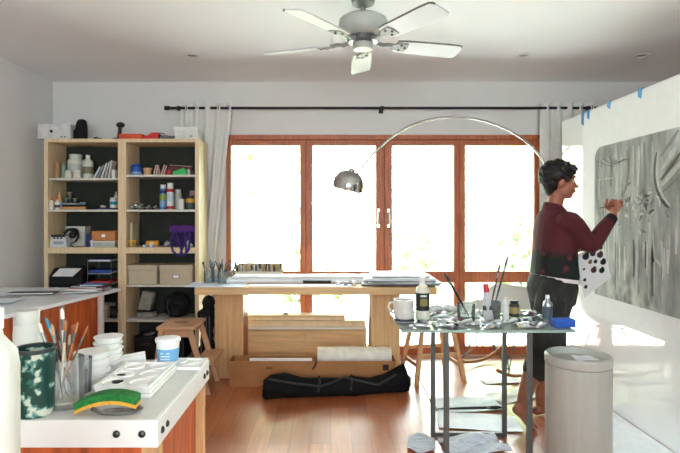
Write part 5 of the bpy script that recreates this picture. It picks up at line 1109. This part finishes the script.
    # eyes and brows
    for s in (-1, 1):
        e_ = MB().ell(h(.073, s*.032, .004), (.011, .013, .009), HM).build('eye', mat('eye_white', (210, 204, 196), .2), root, True)
        MB().ell(h(.082, s*.032, .004), (.0035, .006, .006), HM).build('iris', mat('iris', (36, 24, 18), .2), e_, True)
        MB().tube([h(.074, s*.012, .03), h(.08, s*.03, .035), h(.066, s*.052, .03)], [.003, .0045, .003], 6).build('eyebrow', HAIR, root, True)
    MB().ell(h(.0935, 0, -.058), (.0045, .017, .005), HM).build('lips', mat('lips', (150, 84, 76), .4), root, True)
    # hair: short tousled
    m = MB(); q = random.Random(12); m.ell(h(-.022, 0, .035), (.10, .083, .092), HM, 20); m.ell(h(-.055, 0, -.01), (.062, .07, .075), HM, 18); m.ell(h(-.06, 0, -.06), (.035, .05, .04), HM, 14)
    for _ in range(330):
        th = q.uniform(0, 2*PI); ph = math.acos(q.uniform(-.55, 1)); v = Vector((math.sin(ph)*math.cos(th), math.sin(ph)*math.sin(th), math.cos(ph)))
        if v.x > .30 and v.z < .45: continue
        if v.x > -.2 and v.z < -.12: continue
        p = Vector((-.022+.10*v.x, .083*v.y, .03+.095*v.z)); rr = q.uniform(.010, .019); m.ell(h(*p), (rr*1.5, rr, rr*.9), HM @ Euler((q.uniform(0, 3), q.uniform(0, 3), q.uniform(0, 3))).to_matrix(), 8)
    for k in range(26):
        y = q.uniform(-.055, .055); m.ell(h(.066+q.uniform(-.02, .012), y, .078+q.uniform(-.02, .02)), (.02, .012, .016), HM, 8)
    for s in (-1, 1):
        for k in range(5): m.ell(h(.005+.006*k, s*.07, .03-.004*k), (.016, .01, .02), HM, 8)
    remesh('hair', m, HAIR, .0052, root, 1)
    # ---- sweater
    def sweater_mat():
        mm = bpy.data.materials.new('sweater_knit'); mm.use_nodes = True; nt = mm.node_tree; b = nt.nodes['Principled BSDF']; L = nt.links.new; N = nt.nodes.new
        b.inputs['Roughness'].default_value = .85; tc = N('ShaderNodeTexCoord'); sp = N('ShaderNodeSeparateXYZ'); L(tc.outputs['Object'], sp.inputs[0])
        n1 = N('ShaderNodeTexNoise'); n1.inputs['Scale'].default_value = 9; L(tc.outputs['Object'], n1.inputs[0])
        a = N('ShaderNodeMath'); a.operation = 'MULTIPLY_ADD'; a.inputs[1].default_value = .12; L(n1.outputs[0], a.inputs[0]); L(sp.outputs[2], a.inputs[2])
        r = N('ShaderNodeMapRange'); r.inputs['From Min'].default_value = 1.13; r.inputs['From Max'].default_value = 1.17; L(a.outputs[0], r.inputs[0])
        v = N('ShaderNodeTexVoronoi'); v.inputs['Scale'].default_value = 13; L(tc.outputs['Object'], v.inputs[0])
        cr = N('ShaderNodeValToRGB'); el = cr.color_ramp.elements; el[0].position = .12; el[0].color = rgb((90, 34, 40)); el[1].position = .3; el[1].color = rgb((14, 15, 14)); x = el.new(.6); x.color = rgb((16, 26, 22)); L(v.outputs[0], cr.inputs[0])
        n2 = N('ShaderNodeTexNoise'); n2.inputs['Scale'].default_value = 160; L(tc.outputs['Object'], n2.inputs[0]); c2 = N('ShaderNodeValToRGB'); c2.color_ramp.elements[0].color = rgb((58, 12, 20)); c2.color_ramp.elements[1].color = rgb((90, 24, 32)); L(n2.outputs[0], c2.inputs[0])
        mx = N('ShaderNodeMix'); mx.data_type = 'RGBA'; L(r.outputs[0], mx.inputs[0]); L(cr.outputs[0], mx.inputs[6]); L(c2.outputs[0], mx.inputs[7]); L(mx.outputs[2], b.inputs['Base Color'])
        return mm
    m = MB()
    m.rings([ring(.012, 0, .925, .128, .18, -.12), ring(.01, 0, .94, .135, .185, -.1), ring(.01, 0, 1.02, .128, .17, -.05), ring(.012, 0, 1.10, .125, .165), ring(.014, 0, 1.2, .120, .17), ring(.012, 0, 1.265, .105, .165), ring(.006, 0, 1.318, .088, .138), ring(.004, 0, 1.352, .07, .092), ring(.004, 0, 1.39, .058, .06, -.25)])
    limb(m, [P(.012, .09, 1.275), shR, (shR+elR)/2, elR, (elR+wrR)/2, wrR*.93+elR*.07], [.06, .068, .06, .052, .047, .034]); limb(m, [P(.03, -.09, 1.27), shL, (shL+elL)/2, elL, (elL+wrL)/2, wrL*.93+elL*.07], [.06, .066, .06, .052, .047, .034])
    remesh('sweater', m, sweater_mat(), .0075, root, 5)
    d = (wrR-elR).normalized(); MB().tube([wrR-d*.06, wrR-d*.005], [.039, .034], 14).build('cuff', mat('cuff_dark', (22, 10, 14), .85), root, True)
    d = (wrL-elL).normalized(); MB().tube([wrL-d*.05, wrL-d*.005], [.039, .034], 14).build('cuff', mat('cuff_dark', (0, 0, 0)), root, True)
    m = MB(); m.rings([ring(.012, 0, .905, .134, .186, -.12), ring(.012, 0, .928, .136, .187, -.12)], caps=False); m.build('shirt_hem', mat('shirt_white', (222, 214, 212), .8), root, True)
    # ---- shorts
    SH = mat('shorts_cloth', (36, 36, 32), .85, var=.22, scale=9, bump=.35)
    m = MB(); m.rings([ring(-.005, 0, .76, .125, .17), ring(-.008, 0, .86, .143, .19), ring(.002, 0, .95, .12, .172, -.1)])
    limb(m, [hipR+P(0, .0, -.02), (hipR+kneeR)/2, kneeR, kneeR*.68+ankR*.32+P(-.005, 0, 0)], [.115, .105, .09, .078]); limb(m, [hipL+P(0, 0, -.02), (hipL+kneeL)/2, kneeL, kneeL*.7+ankL*.3], [.115, .105, .09, .08])
    remesh('shorts', m, SH, .008, root, 4)
    for s in (1,): MB().sheet(P(-.11, s*.178, .72), P(-.03, s*.192, .72), P(-.03, s*.196, .82), P(-.11, s*.178, .82), .004).build('pocket', mat('shorts_pocket', (48, 48, 44), .85), root)
    # ---- brush in the right hand, palette in the left: things of their own
    a_, b_ = O+haR+Vector((-.135, -.06, -.015)), Vector((1.882, 3.335, 1.40)); b_ = O+haR+(Vector((1.886, 3.335, 1.395))-(O+haR))
    brush('thin paintbrush in the right hand of the painter touching the canvas'.replace('right ', 'raised '), a_+Vector((0, -.02, .0)), b_, .0042, C(60, 50, 46), C(190, 188, 182), bl=.03)
    c4 = [at(584, 298, 3.36), at(611, 277, 3.40), at(602, 243, 3.46), at(574, 256, 3.42)]
    o0 = c4[0]; t = thing('paper_palette', 'white paper palette pad with dark paint blobs held by the painter', 'palette', o0); q4 = [p-o0 for p in c4]
    MB().sheet(*q4, .005, 6, 6, .0).build('pad', mat('palette_white', (224, 222, 222), .6, var=.01), t)
    u, v = q4[1], q4[3]; nn = u.cross(v).normalized()
    if nn.y > 0: nn = -nn
    cols = [(24, 24, 30), (30, 30, 40), (60, 30, 30), (16, 16, 18), (110, 90, 70), (24, 26, 34)]
    base = lambda s, k: q4[0].lerp(q4[1], s).lerp(q4[3].lerp(q4[2], s), k)
    for i, (s, k, r_) in enumerate(((.12, .2, .010), (.14, .36, .009), (.5, .45, .017), (.75, .32, .016), (.45, .68, .012), (.62, .62, .011), (.35, .86, .02), (.6, .85, .017), (.82, .72, .018), (.86, .5, .017), (.72, .95, .016), (.2, .6, .007), (.5, .95, .012), (.9, .9, .013))):
        r_ *= 1.3; p = base(s, k); mb = MB(); dn = MB(); ux, vx = u.normalized(), v.normalized(); M3 = Matrix((ux, nn.cross(ux).normalized(), nn)).transposed()
        dn.bm.free(); mb.ell(p+nn*.0035+nn*.002, (r_, r_*.8, .003), M3, 12).ell(p+nn*.0045+ux*r_*.6+vx*r_*.3, (r_*.5, r_*.6, .0025), M3, 10); mb.build('paint_dab', C(*cols[i % 6], .3), t, True)
person()
